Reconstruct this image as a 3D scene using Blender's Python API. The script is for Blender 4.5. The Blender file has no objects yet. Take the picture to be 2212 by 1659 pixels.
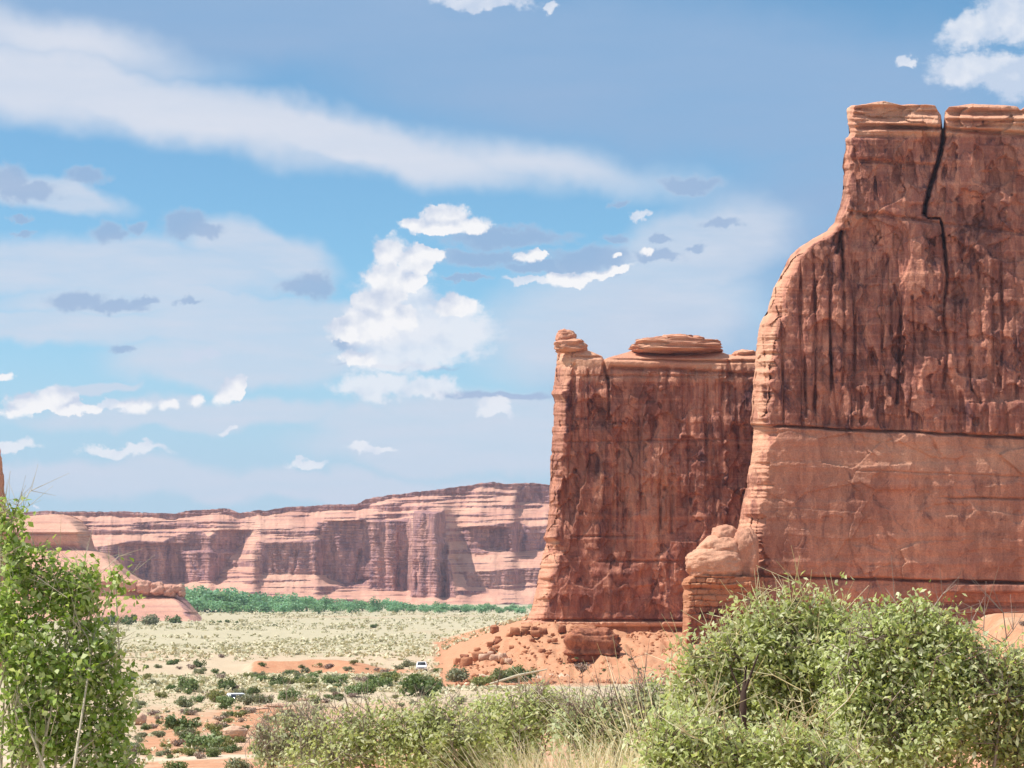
import bpy, math, random
import numpy as np
from mathutils import Vector
random.seed(7); RNG = np.random.default_rng(11)
sc = bpy.context.scene
COL = sc.collection
# ------------------------------------------------------------------ camera
F = 4989.0; CX, CY, HZ = 1106.0, 829.5, 1285.0       # photo measured on a 2212 x 1659 sheet
TH = math.atan((HZ - CY) / F)
cam = bpy.data.objects.new('camera', bpy.data.cameras.new('camera')); COL.objects.link(cam)
cam.data.sensor_width = 36; cam.data.lens = 36 * F / 2212.0
cam.data.clip_start = .5; cam.data.clip_end = 30000
cam.rotation_euler = (math.pi / 2 + TH, 0, 0)
sc.camera = cam
sc.view_settings.view_transform = 'Standard'; sc.view_settings.look = 'None'
sc.view_settings.exposure = 0.75; sc.view_settings.gamma = 1
sc.cycles.use_denoising = True
sc.cycles.max_bounces = 8; sc.cycles.diffuse_bounces = 4
# ------------------------------------------------------------------ sun
SUN_EL, SUN_AZ = math.radians(57), math.radians(-94)
TOSUN = Vector((math.sin(SUN_AZ) * math.cos(SUN_EL), math.cos(SUN_AZ) * math.cos(SUN_EL), math.sin(SUN_EL)))
sl = bpy.data.lights.new('sun', 'SUN'); sl.energy = 3.6; sl.angle = math.radians(.53); sl.color = (1, .95, .87)
so = bpy.data.objects.new('sun', sl); COL.objects.link(so)
so.rotation_euler = TOSUN.to_track_quat('Z', 'Y').to_euler(); so.location = (-500, 0, 900)

# ------------------------------------------------------------------ node helper
class NT:
    def __init__(s, tree): s.t = tree; tree.nodes.clear()
    def n(s, kind, ins=None, **kw):
        nd = s.t.nodes.new(kind)
        for k, v in kw.items(): setattr(nd, k, v)
        for k, v in (ins or {}).items():
            if hasattr(v, 'is_output') or isinstance(v, bpy.types.NodeSocket): s.t.links.new(v, nd.inputs[k])
            else: nd.inputs[k].default_value = v
        return nd
    def m(s, op, a, b=0.0, c=None, clamp=False):
        d = {0: a, 1: b}
        if c is not None: d[2] = c
        return s.n('ShaderNodeMath', d, operation=op, use_clamp=clamp).outputs[0]
    def v(s, op, a, b=(0, 0, 0)):
        nd = s.n('ShaderNodeVectorMath', {0: a}, operation=op)
        if op == 'SCALE':
            nd.inputs[3].default_value = b
        elif op != 'LENGTH':
            if isinstance(b, bpy.types.NodeSocket): s.t.links.new(b, nd.inputs[1])
            else: nd.inputs[1].default_value = b
        return nd.outputs[1 if op == 'LENGTH' else 0]
    def noise(s, vec, scale=1., detail=4., rough=.55, color=False, dist=0.):
        nd = s.n('ShaderNodeTexNoise', {'Vector': vec, 'Scale': scale, 'Detail': detail, 'Roughness': rough, 'Distortion': dist})
        return nd.outputs['Color' if color else 'Fac']
    def sstep(s, x, a, b, lo=0., hi=1.):
        return s.n('ShaderNodeMapRange', {0: x, 1: a, 2: b, 3: lo, 4: hi}, interpolation_type='SMOOTHSTEP').outputs[0]
    def lin(s, x, a, b, lo=0., hi=1.):
        return s.n('ShaderNodeMapRange', {0: x, 1: a, 2: b, 3: lo, 4: hi}).outputs[0]
    def mix(s, f, a, b, blend='MIX'):
        nd = s.n('ShaderNodeMix', data_type='RGBA', blend_type=blend)
        for k, v in ((0, f), (6, a), (7, b)):
            if isinstance(v, bpy.types.NodeSocket): s.t.links.new(v, nd.inputs[k])
            else: nd.inputs[k].default_value = (*v, 1) if isinstance(v, tuple) and len(v) == 3 else v
        return nd.outputs[2]

def lin(r, g, b):
    f = lambda c: (c / 255 / 12.92) if c <= 10 else ((c / 255 + .055) / 1.055) ** 2.4
    return (f(r), f(g), f(b))

# ------------------------------------------------------------------ sky
EXPO = 2 ** sc.view_settings.exposure
def S(r, g, b, k=1.0):
    c = lin(r, g, b); return tuple(x / EXPO * k for x in c)
def skypx(px, py):
    a, b = (px - CX) / F, (CY - py) / F
    v = Vector((a, math.cos(TH) - b * math.sin(TH), math.sin(TH) + b * math.cos(TH))).normalized()
    return math.atan2(v.x, v.y) * F + CX, HZ - math.asin(v.z) * F
def build_sky():
    w = bpy.data.worlds.new("World"); sc.world = w; w.use_nodes = True
    t = NT(w.node_tree)
    sky = t.n('ShaderNodeTexSky', sky_type='NISHITA', sun_disc=False, sun_elevation=SUN_EL, sun_rotation=SUN_AZ, altitude=1300, air_density=1.0, dust_density=.25, ozone_density=1.6)
    base = t.v('SCALE', sky.outputs[0], .082)
    base = t.v('MULTIPLY', base, (.68, .96, 1.0))
    d = t.n('ShaderNodeTexCoord').outputs['Generated']
    sx = t.n('ShaderNodeSeparateXYZ', {0: d})
    az = t.m('ARCTAN2', sx.outputs[0], sx.outputs[1]); el = t.m('ARCSINE', sx.outputs[2])
    U = t.m('MULTIPLY_ADD', az, F, CX); V = t.m('MULTIPLY_ADD', el, -F, HZ)
    P = t.n('ShaderNodeCombineXYZ', {0: U, 1: V}).outputs[0]
    def warp(scale, amp, detail):
        q = t.n('ShaderNodeTexNoise', {'Vector': P, 'Scale': 1 / scale, 'Detail': detail, 'Roughness': .6}).outputs['Color']
        q = t.v('SUBTRACT', q, (.5, .5, .5)); q = t.v('SCALE', q, amp)
        q = t.v('MULTIPLY', q, (1, .8, 0)); return t.v('ADD', P, q)
    Pc = warp(40, 46, 5.); Pg = warp(55, 88, 5.); Ps = warp(260, 170, 4.0)
    chain = []
    def field(src, blobs):
        acc = None
        for bl in blobs:
            px, py, rx, ry = bl[:4]; rot = bl[4] if len(bl) > 4 else 0; k = bl[5] if len(bl) > 5 else 1.
            u, v = skypx(px, py)
            if chain:                                   # one blob after the other: keeps the shader stack small
                q = t.n('ShaderNodeVectorMath', {0: chain[0], 1: (1e-7, 1e-7, 1e-7), 2: src}, operation='MULTIPLY_ADD').outputs[0]
            else: q = src
            mp = t.n('ShaderNodeMapping', {0: q, 1: (u, v, 0), 2: (0, 0, math.radians(rot)), 3: (rx, ry, 1)}, vector_type='TEXTURE')
            ln = t.v('LENGTH', mp.outputs[0])
            x = t.m('MULTIPLY_ADD', ln, -k, k)
            acc = x if acc is None else t.m('MAXIMUM', acc, x)
            chain[:] = [acc]
        return acc
    # thin veils
    streak = t.noise(t.n('ShaderNodeMapping', {0: P, 2: (0, 0, math.radians(-12)), 3: (.0016, .009, 1)}).outputs[0], 1, 5, .55)
    streak2 = t.noise(t.n('ShaderNodeMapping', {0: P, 2: (0, 0, math.radians(4)), 3: (.004, .022, 1)}).outputs[0], 1, 5, .6)
    veil = field(Ps, [(500, 20, 1000, 130, 6), (1450, 170, 1000, 190, 8), (2000, 500, 500, 330), (1450, 800, 300, 180)])
    col = t.mix(t.m('MULTIPLY', t.sstep(veil, -.3, .5), t.lin(streak, .2, .8, .55, 1.)), base, S(150, 181, 217))
    low = t.sstep(V, 560, 1080)
    col = t.mix(t.m('MULTIPLY', low, .88), col, S(180, 208, 231))
    wash = field(Ps, [(230, 585, 480, 78, 1), (560, 545, 190, 60, 8), (150, 715, 420, 46, 2), (620, 705, 400, 76), (520, 790, 330, 60), (1330, 700, 370, 140, -6), (1050, 900, 330, 66), (1000, 975, 430, 62), (270, 1035, 330, 52, 2), (90, 1020, 170, 44), (210, 838, 130, 12), (420, 900, 420, 40), (700, 1060, 520, 40), (330, 660, 420, 40), (860, 930, 240, 60), (1500, 560, 260, 110, -18), (90, 420, 190, 38, 10)])
    wm = t.m('MULTIPLY', t.sstep(wash, -.12, .42), t.lin(streak2, .25, .75, .6, 1.))
    col = t.mix(t.m('MULTIPLY', wm, .95), col, S(209, 219, 235))
    band = field(Ps, [(120, 95, 420, 70, 8, .7), (-150, 140, 700, 98, 9), (300, 215, 640, 86, 12), (760, 300, 560, 72, 12), (1120, 352, 500, 62, 9, .62)])
    bm = t.m('MULTIPLY', t.sstep(band, -.12, .62), t.lin(streak, .3, .7, .78, 1.))
    col = t.mix(bm, col, S(221, 226, 238))
    # grey flat clouds
    grey = field(Pg, [(190, 380, 50, 26), (20, 385, 50, 40), (60, 415, 80, 30), (235, 502, 46, 28), (292, 488, 30, 18), (400, 482, 62, 36), (430, 500, 66, 22), (45, 468, 34, 10), (50, 505, 24, 8),
        (665, 622, 70, 32), (165, 648, 74, 30), (250, 662, 90, 20), (315, 652, 44, 14), (408, 652, 34, 10), (1090, 512, 165, 26), (1040, 556, 120, 24), (1270, 562, 110, 34), (1160, 575, 90, 16), (1000, 602, 66, 10),
        (1325, 516, 32, 16), (1430, 515, 27, 12), (1420, 551, 66, 15), (1555, 483, 58, 14), (1490, 396, 85, 22), (905, 585, 30, 18), (745, 738, 44, 17), (265, 755, 36, 10), (1340, 435, 26, 9), (1500, 530, 30, 12)])
    gl = field(Ps, [(860, 798, 170, 7), (1080, 850, 160, 10)])
    gn = t.noise(t.n('ShaderNodeMapping', {0: P, 3: (1 / 46., 1 / 26., 1)}).outputs[0], 1, 6, .62)
    gm = t.sstep(t.m('MULTIPLY_ADD', gn, .7, t.m('ADD', grey, -.36)), -.12, .42)
    gcol = t.mix(t.sstep(t.m('MULTIPLY_ADD', gn, .7, grey), .2, .9), S(190, 207, 229), S(156, 182, 216))
    col = t.mix(t.m('MULTIPLY', gm, .78), col, gcol)
    col = t.mix(t.m('MULTIPLY', t.sstep(gl, 0, .5), .7), col, S(160, 180, 214))
    # cumulus
    soft = field(Pg, [(860, 680, 120, 100), (870, 730, 130, 70), (960, 715, 120, 70), (870, 770, 150, 36), (815, 832, 100, 36), (930, 835, 70, 26), (1060, 872, 44, 16), (1075, 889, 46, 12), (20, 964, 60, 17), (270, 973, 105, 13, -3), (430, 768, 46, 14), (1030, 2, 130, 18, 4), (2115, 60, 95, 44, -14), (2190, 30, 90, 66), (2100, 152, 100, 40), (2190, 165, 80, 52), (240, 882, 60, 12), (1150, 604, 60, 9), (495, 928, 26, 8), (660, 1000, 50, 10), (800, 970, 60, 12), (1960, 140, 20, 13), (1385, 470, 18, 14), (75, 1095, 8, 4), (1180, 18, 14, 8)])
    CUM = [(900, 486, 38, 20), (960, 470, 62, 36), (1020, 486, 42, 20), (958, 494, 80, 16), (846, 545, 46, 42), (895, 562, 52, 38), (930, 548, 36, 22), (832, 600, 50, 46), (820, 655, 62, 46), (752, 712, 50, 30), (800, 700, 66, 44), (880, 690, 34, 30), (985, 660, 58, 28), (775, 772, 46, 20), (890, 610, 34, 26),
        (1148, 551, 42, 15), (1225, 606, 60, 17), (1310, 588, 66, 12, -14), (1398, 540, 16, 9), (1330, 549, 9, 6),
        (118, 862, 60, 28), (62, 872, 56, 24), (30, 888, 40, 14), (160, 884, 50, 16), (295, 874, 46, 17), (365, 872, 26, 14, -25), (425, 864, 22, 16, -25), (500, 842, 46, 27, -38), (12, 816, 20, 10)]
    cum = field(Pc, CUM)
    cumL = field(t.v('ADD', Pc, (9, 13, 0)), CUM)
    cn = t.noise(P, 1 / 34., 7, .66)
    wisp = t.sstep(t.noise(P, 1 / 120., 3, .5), .4, .66)
    cm = t.n('ShaderNodeMapRange', {0: t.m('MULTIPLY_ADD', cn, 1.5, t.m('ADD', cum, -.76)), 1: t.m('MULTIPLY', wisp, -.18), 2: t.m('MULTIPLY_ADD', wisp, .45, .14), 3: 0., 4: 1.}, interpolation_type='SMOOTHSTEP').outputs[0]
    sm = t.sstep(t.m('MULTIPLY_ADD', gn, 1.0, t.m('ADD', soft, -.46)), -.1, .42)
    b1 = t.noise(P, 1 / 60., 4, .5); b2 = t.noise(t.v('ADD', P, (15, 20, 0)), 1 / 60., 4, .5)
    rel = t.m('ADD', t.m('MULTIPLY', t.m('SUBTRACT', b2, b1), 2.4), .55)
    lit = t.m('MULTIPLY', t.m('SUBTRACT', cum, cumL), .95)
    shade = t.m('ADD', t.m('ADD', rel, t.m('MULTIPLY', cn, .35)), t.m('SUBTRACT', lit, .12), clamp=True)
    ccol = t.mix(shade, S(206, 216, 234), S(249, 249, 251))
    scol = t.mix(shade, S(206, 218, 237), S(238, 241, 248))
    col = t.mix(t.m('MULTIPLY', sm, .85), col, scol)
    col = t.mix(cm, col, ccol)
    # the rest of the sky, unseen: broken cloud added and brightened for fill light
    g = t.noise(d, 2.6, 5, .58); gm2 = t.sstep(g, .42, .62)
    outside = t.m('MAXIMUM', t.sstep(t.m('ABSOLUTE', t.m('SUBTRACT', U, CX)), 1300, 2400), t.sstep(V, -150, -1100))
    gm2 = t.m('MULTIPLY', t.m('MULTIPLY', gm2, outside), t.sstep(el, .0, .15))
    col = t.mix(t.m('MULTIPLY', gm2, .85), col, S(242, 242, 246, 1.2))
    bg = t.n('ShaderNodeBackground', {0: col, 1: 1.0})
    out = t.n('ShaderNodeOutputWorld', {0: bg.outputs[0]})
    w.cycles.sampling_method = 'MANUAL'; w.cycles.sample_map_resolution = 1024
build_sky()

# ------------------------------------------------------------------ maths helpers
CT, ST = math.cos(TH), math.sin(TH)
def pt(px, py, d):
    a, b = (np.asarray(px, float) - CX) / F, (CY - np.asarray(py, float)) / F
    Y = CT - b * ST
    k = np.asarray(d, float) / Y
    return np.stack(np.broadcast_arrays(a * k, np.asarray(d, float) + 0 * k, (ST + b * CT) * k), -1)
def proj(p):
    fw = p[..., 1] * CT + p[..., 2] * ST; up = -p[..., 1] * ST + p[..., 2] * CT
    return CX + F * p[..., 0] / fw, CY - F * up / fw
def hsh(a, seed):
    h = np.uint32((seed * 374761393 + 668265263) & 0xffffffff)
    for i, x in enumerate(a):
        h = (h ^ (x.astype(np.int64) & 0xffffffff).astype(np.uint32)) * np.uint32([2654435761, 2246822519, 3266489917][i])
        h = (h ^ (h >> np.uint32(15)))
    h = h * np.uint32(2246822519); h = h ^ (h >> np.uint32(13)); h = h * np.uint32(3266489917); h = h ^ (h >> np.uint32(16))
    return h.astype(np.float64) / 4294967295.0
def vn(x, y, z=0., seed=0):
    x, y, z = np.broadcast_arrays(np.asarray(x, float), np.asarray(y, float), np.asarray(z, float))
    i, j, k = np.floor(x), np.floor(y), np.floor(z)
    f, g, h = x - i, y - j, z - k
    f, g, h = [q * q * q * (q * (q * 6 - 15) + 10) for q in (f, g, h)]
    r = 0
    for a in (0, 1):
        for b in (0, 1):
            for c in (0, 1):
                r = r + (f if a else 1 - f) * (g if b else 1 - g) * (h if c else 1 - h) * hsh((i + a, j + b, k + c), seed)
    return r * 2 - 1
def fbm(x, y, z=0., o=4, seed=0, gain=.5):
    s, a, t = 0, 1., 0.
    for q in range(o):
        s = s + a * vn(x * 2.03 ** q + 17.3 * q, y * 2.03 ** q - 9.1 * q, z * 2.03 ** q + 3.7 * q, seed + q); t += a; a *= gain
    return s / t
def vor(x, y, seed=0, jit=.9):
    i, j = np.floor(x), np.floor(y)
    f1 = np.full(x.shape, 9.); f2 = f1.copy(); cid = np.zeros(x.shape)
    for a in (-1, 0, 1):
        for b in (-1, 0, 1):
            cx = i + a + .5 + jit * (hsh((i + a, j + b), seed) - .5); cy = j + b + .5 + jit * (hsh((i + a, j + b), seed + 5) - .5)
            d = np.hypot(x - cx, y - cy); n = d < f1
            f2 = np.where(n, f1, np.minimum(f2, d)); cid = np.where(n, hsh((i + a, j + b), seed + 9), cid); f1 = np.where(n, d, f1)
    return f1, f2 - f1, cid
def sst(x, a, b):
    t = np.clip((x - a) / (b - a), 0, 1); return t * t * (3 - 2 * t)
def tab(x, pts):
    p = np.array(pts, float); return np.interp(x, p[:, 0], p[:, 1])
def dline(px, py, pts):
    best = np.full(px.shape, 1e9)
    for (x0, y0), (x1, y1) in zip(pts[:-1], pts[1:]):
        dx, dy = x1 - x0, y1 - y0; t = np.clip(((px - x0) * dx + (py - y0) * dy) / (dx * dx + dy * dy + 1e-9), 0, 1)
        best = np.minimum(best, np.hypot(px - x0 - t * dx, py - y0 - t * dy))
    return best
def crack(px, py, pts, w, depth, keep=0):
    g = np.clip(.62 + 1.1 * fbm(px * .02 + pts[0][0], py * .016, 0, 3, 19), .08, 1.2) if keep == 0 else 1.
    return depth * g * np.exp(-((dline(px, py, pts) + 1.2 * vn(px * .2, py * .12, 0, 23)) / (w * (.6 + .4 * np.clip(g, 0, 1)))) ** 2)
def inpoly(px, py, poly):
    ins = np.zeros(px.shape, bool); n = len(poly)
    for i in range(n):
        (x0, y0), (x1, y1) = poly[i], poly[(i + 1) % n]
        if y0 == y1: continue
        c = ((y0 > py) != (y1 > py)) & (px < (x1 - x0) * (py - y0) / (y1 - y0) + x0); ins ^= c
    return ins

# ------------------------------------------------------------------ object helpers
def tag(o, label=None, cat=None, group=None, kind=None):
    for k, v in (('label', label), ('category', cat), ('group', group), ('kind', kind)):
        if v: o[k] = v
    return o
def mesh(name, V, Q=None, T=None, mat=None, smooth=False, attrs=None):
    me = bpy.data.meshes.new(name)
    V = np.asarray(V, np.float32).reshape(-1, 3)
    Q = np.zeros((0, 4), np.int32) if Q is None else np.asarray(Q, np.int32).reshape(-1, 4)
    T = np.zeros((0, 3), np.int32) if T is None else np.asarray(T, np.int32).reshape(-1, 3)
    me.vertices.add(len(V)); me.vertices.foreach_set('co', V.ravel())
    nl = Q.size + T.size; me.loops.add(nl); me.loops.foreach_set('vertex_index', np.concatenate([Q.ravel(), T.ravel()]).astype(np.int32))
    me.polygons.add(len(Q) + len(T))
    ls = np.concatenate([np.arange(len(Q)) * 4, Q.size + np.arange(len(T)) * 3]).astype(np.int32)
    me.polygons.foreach_set('loop_start', ls)
    if smooth: me.polygons.foreach_set('use_smooth', np.ones(len(ls), bool))
    for k, a in (attrs or {}).items():
        at = me.attributes.new(k, 'FLOAT', 'POINT'); at.data.foreach_set('value', np.asarray(a, np.float32).ravel())
    me.update(calc_edges=True); me.validate()
    if mat: me.materials.append(mat)
    return me
def link(name, me, loc=(0, 0, 0), parent=None):
    o = bpy.data.objects.new(name, me); COL.objects.link(o); o.location = loc
    if parent: o.parent = parent
    return o
def empty(name, loc):
    o = bpy.data.objects.new(name, None); COL.objects.link(o); o.location = loc; o.empty_display_size = .5; return o
def gridq(nu, nv):
    i, j = np.meshgrid(np.arange(nu - 1), np.arange(nv - 1), indexing='ij'); a = i * nv + j
    return np.stack([a, a + nv, a + nv + 1, a + 1], -1).reshape(-1, 4)
class MB:
    def __init__(s): s.V, s.Q, s.T, s.n = [], [], [], 0
    def add(s, V, Q=None, T=None):
        V = np.asarray(V, float).reshape(-1, 3)
        if Q is not None and len(Q): s.Q.append(np.asarray(Q) + s.n)
        if T is not None and len(T): s.T.append(np.asarray(T) + s.n)
        s.V.append(V); s.n += len(V)
    def box(s, lo, hi, M=None):
        x0, y0, z0 = lo; x1, y1, z1 = hi
        V = np.array([[x0, y0, z0], [x1, y0, z0], [x1, y1, z0], [x0, y1, z0], [x0, y0, z1], [x1, y0, z1], [x1, y1, z1], [x0, y1, z1]])
        s.add(V, [[0, 3, 2, 1], [4, 5, 6, 7], [0, 1, 5, 4], [1, 2, 6, 5], [2, 3, 7, 6], [3, 0, 4, 7]])
    def tube(s, P, R, k=5):
        P = np.asarray(P, float); n = len(P); R = np.broadcast_to(R, n)
        tg = np.gradient(P, axis=0); tg /= np.linalg.norm(tg, axis=1)[:, None] + 1e-9
        up = np.where(np.abs(tg[:, 2:3]) > .9, [[1., 0, 0]], [[0, 0, 1.]])
        a = np.cross(tg, up); a /= np.linalg.norm(a, axis=1)[:, None] + 1e-9; b = np.cross(tg, a)
        an = np.arange(k) * 2 * math.pi / k
        V = P[:, None] + R[:, None, None] * (a[:, None] * np.cos(an)[None, :, None] + b[:, None] * np.sin(an)[None, :, None])
        i, j = np.meshgrid(np.arange(n - 1), np.arange(k), indexing='ij'); j2 = (j + 1) % k
        s.add(V.reshape(-1, 3), np.stack([i * k + j, i * k + j2, (i + 1) * k + j2, (i + 1) * k + j], -1).reshape(-1, 4))
    def mesh(s, name, mat, smooth=False):
        return mesh(name, np.concatenate(s.V), np.concatenate(s.Q) if s.Q else None, np.concatenate(s.T) if s.T else None, mat, smooth)

# ------------------------------------------------------------------ materials
def newmat(name):
    m = bpy.data.materials.new(name); m.use_nodes = True; t = NT(m.node_tree); return m, t
def fin(t, col, rough=.9, bump=None, bs=.3, bd=.2, spec=.2):
    b = t.n('ShaderNodeBsdfPrincipled', {'Base Color': col, 'Roughness': rough, 'Specular IOR Level': spec})
    if bump is not None:
        bp = t.n('ShaderNodeBump', {'Strength': bs, 'Distance': bd, 'Height': bump}); t.t.links.new(bp.outputs[0], b.inputs['Normal'])
    t.n('ShaderNodeOutputMaterial', {0: b.outputs[0]})
def rock(name, pale, mid, dark, varnish, scale=1., band=.5, tone2=None):
    """sandstone: pale to mid mottling, strata bands, and dark varnish (on the mesa, painted purple shade) running down where the attribute varn is high"""
    m, t = newmat(name)
    p = t.n('ShaderNodeTexCoord').outputs['Object']
    p = t.v('SCALE', p, scale)
    va = t.n('ShaderNodeAttribute', attribute_name='varn').outputs['Fac']
    big = t.noise(p, .09, 5, .6); med = t.noise(p, .5, 6, .62, dist=.4); fine = t.noise(p, 4., 5, .65)
    st = t.noise(t.v('MULTIPLY', p, (.04, .04, 1.5)), 1., 5, .6)
    run = t.noise(t.v('MULTIPLY', p, (.75, .75, .035)), 1., 6, .62, dist=.3)
    run2 = t.noise(t.v('MULTIPLY', p, (.28, .28, .05)), 1., 5, .6, dist=.8)
    patch = t.noise(t.v('MULTIPLY', p, (.22, .22, .12)), 1., 6, .68, dist=1.2)
    c = t.mix(t.sstep(big, .3, .7), pale, mid)
    c = t.mix(t.m('MULTIPLY', t.sstep(st, .5, .64), band), c, tone2 or mid)
    c = t.mix(t.m('MULTIPLY', t.sstep(med, .55, .75), .45), c, mid)
    blot = t.noise(t.v('MULTIPLY', p, (.5, .5, .26)), 1., 7, .7, dist=.9)
    face = t.mix(t.sstep(t.m('MULTIPLY_ADD', run2, .7, t.m('MULTIPLY', blot, .8)), .66, .84), varnish, tuple(.5 * a + .5 * b for a, b in zip(varnish, mid)))
    face = t.mix(t.m('MULTIPLY', t.sstep(run, .49, .6), .7), face, tuple(.62 * a + .38 * b for a, b in zip(varnish, dark)))
    face = t.mix(t.m('MULTIPLY', t.sstep(st, .52, .66), .3), face, mid)
    c = t.mix(va, c, face)
    deep = t.m('MULTIPLY', t.m('MULTIPLY', t.sstep(patch, .54, .66), t.sstep(run, .3, .55)), va, clamp=True)
    c = t.mix(t.m('MULTIPLY', deep, .9), c, dark)
    vo = t.n('ShaderNodeTexVoronoi', {'Vector': t.v('ADD', t.v('MULTIPLY', p, (.3, .3, .10)), t.v('SCALE', t.noise(p, .35, 4, .6, True), .9)), 'Scale': 1.0}).outputs['Color']
    vr = t.n('ShaderNodeSeparateColor', {0: vo}).outputs[0]
    vo2 = t.n('ShaderNodeTexVoronoi', {'Vector': t.v('ADD', t.v('MULTIPLY', p, (.9, .9, .36)), t.v('SCALE', t.noise(p, 1.1, 3, .6, True), .8)), 'Scale': 1.0}).outputs['Color']
    vr2 = t.n('ShaderNodeSeparateColor', {0: vo2}).outputs[1]
    tone = t.m('ADD', t.m('MULTIPLY', vr, .6), t.m('MULTIPLY', vr2, .4))
    c = t.mix(va, c, t.mix(1., c, t.mix(t.lin(tone, .15, .85), (.68, .64, .65), (1.36, 1.38, 1.36)), 'MULTIPLY'))
    tan = t.m('MULTIPLY', t.m('MULTIPLY', t.sstep(patch, .46, .3), t.sstep(run2, .6, .4)), va, clamp=True)
    c = t.mix(t.m('MULTIPLY', tan, .75), c, mid)
    c = t.mix(1., c, t.mix(t.lin(fine, .3, .7), (.80, .78, .78), (1.16, 1.15, 1.14)), 'MULTIPLY')
    h = t.m('ADD', t.m('MULTIPLY', med, 1.0), t.m('ADD', t.m('MULTIPLY', fine, .3), t.m('MULTIPLY', st, .5)))
    fin(t, c, .92, h, .55, .9 / scale, .15)
    return m
M = {}
M['tower'] = rock('tower sandstone', (.70, .41, .265), (.55, .26, .168), (.075, .034, .042), (.28, .104, .074), 1., .35)
M['far'] = rock('mesa sandstone', (.67, .40, .285), (.54, .28, .205), (.13, .085, .12), (.27, .145, .155), .35, .55, (.40, .21, .18))  # dark and varnish colours hold the cliffs' purple shade, painted in
M['red'] = rock('red ledge rock', (.50, .25, .14), (.42, .18, .095), (.09, .04, .035), (.25, .09, .055), 2.5, .6)
M['pale'] = rock('pale sandstone', (.66, .46, .33), (.56, .36, .25), (.2, .12, .1), (.4, .25, .18), 2., .4)

def ground_mat():
    m, t = newmat('desert ground')
    p = t.n('ShaderNodeNewGeometry').outputs['Position']
    so_ = t.n('ShaderNodeAttribute', attribute_name='soil').outputs['Fac']
    ve = t.n('ShaderNodeAttribute', attribute_name='veg').outputs['Fac']
    pa = t.n('ShaderNodeAttribute', attribute_name='pale').outputs['Fac']
    n1 = t.noise(p, .05, 5, .6); n2 = t.noise(p, .6, 6, .65); n3 = t.noise(p, 5., 4, .6); n4 = t.noise(t.v('MULTIPLY', p, (1, .35, 1)), .16, 5, .68)
    c = t.mix(t.sstep(n1, .3, .7), (.53, .43, .30), (.50, .385, .26))
    c = t.mix(t.m('MULTIPLY', t.sstep(t.m('MULTIPLY_ADD', n4, .8, t.m('ADD', ve, -.4)), .2, .62), .8), c, t.mix(t.sstep(n2, .35, .65), (.41, .38, .25), (.49, .44, .30)))
    o = t.mix(t.sstep(n2, .3, .7), (.53, .29, .17), (.48, .225, .125))
    c = t.mix(t.sstep(t.m('MULTIPLY_ADD', n2, .5, t.m('ADD', so_, -.25)), .25, .7), c, o)
    c = t.mix(t.sstep(t.m('MULTIPLY_ADD', n2, .4, t.m('ADD', pa, -.2)), .3, .75), c, (.62, .49, .36))
    c = t.mix(1., c, t.mix(t.lin(n3, .3, .7), (.82, .82, .82), (1.14, 1.14, 1.14)), 'MULTIPLY')
    fin(t, c, .95, t.m('ADD', n2, t.m('MULTIPLY', n3, .3)), .5, .25, .1)
    return m
M['ground'] = ground_mat()

def leafmat(name, cols, trans=.25):
    m, t = newmat(name)
    r = t.n('ShaderNodeNewGeometry').outputs['Random Per Island']
    cr = t.n('ShaderNodeValToRGB', {0: r}); e = cr.color_ramp.elements
    while len(e) < len(cols): e.new(.5)
    for i, c in enumerate(cols): e[i].position = i / (len(cols) - 1); e[i].color = (*c, 1)
    oi = t.n('ShaderNodeObjectInfo').outputs['Random']
    hs = t.n('ShaderNodeHueSaturation', {'Hue': t.lin(oi, 0, 1, .485, .512), 'Value': t.lin(oi, 0, 1, .85, 1.15), 'Color': cr.outputs[0]}).outputs[0]
    b = t.n('ShaderNodeBsdfPrincipled', {'Base Color': hs, 'Roughness': .55, 'Specular IOR Level': .35})
    tr = t.n('ShaderNodeBsdfTranslucent', {0: t.mix(.5, hs, t.v('MULTIPLY', hs, (1.3, 1.35, .5)))})
    mx = t.n('ShaderNodeMixShader', {0: trans, 1: b.outputs[0], 2: tr.outputs[0]})
    t.n('ShaderNodeOutputMaterial', {0: mx.outputs[0]})
    return m
M['leaf'] = leafmat('shrub leaves', [(.31, .375, .115), (.46, .535, .19), (.61, .66, .34), (.75, .76, .52), (.38, .465, .15)], .45)
M['leaf_sage'] = leafmat('grey green leaves', [(.36, .40, .20), (.48, .51, .29), (.60, .60, .41), (.42, .45, .25)], .4)
M['leaf_tree'] = leafmat('bright green leaves', [(.15, .22, .03), (.28, .38, .06), (.42, .50, .14), (.58, .62, .32), (.20, .29, .045)], .38)
M['leaf_dark'] = leafmat('dark green leaves', [(.06, .10, .03), (.11, .17, .05), (.17, .23, .09), (.23, .28, .14)])
M['leaf_olive'] = leafmat('olive leaves', [(.15, .17, .05), (.24, .25, .08), (.33, .32, .13)])
M['leaf_dead'] = leafmat('dry twigs', [(.22, .15, .12), (.34, .25, .20), (.42, .33, .26)], .05)
M['leaf_teal'] = leafmat('cottonwood leaves', [(.15, .31, .18), (.21, .40, .23), (.30, .48, .29)], .35)
M['leaf_mid'] = leafmat('mid green leaves', [(.10, .155, .045), (.16, .22, .075), (.23, .29, .12), (.29, .34, .18)])
M['leaf_msage'] = leafmat('dull sage leaves', [(.19, .21, .12), (.26, .275, .165), (.33, .33, .215)])
M['straw'] = leafmat('straw', [(.66, .54, .30), (.76, .65, .42), (.82, .74, .54), (.60, .52, .30)], .3)
M['tuft'] = leafmat('low desert scrub', [(.36, .36, .22), (.46, .43, .28), (.56, .49, .33), (.60, .52, .36), (.44, .41, .27)], .1)
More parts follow.
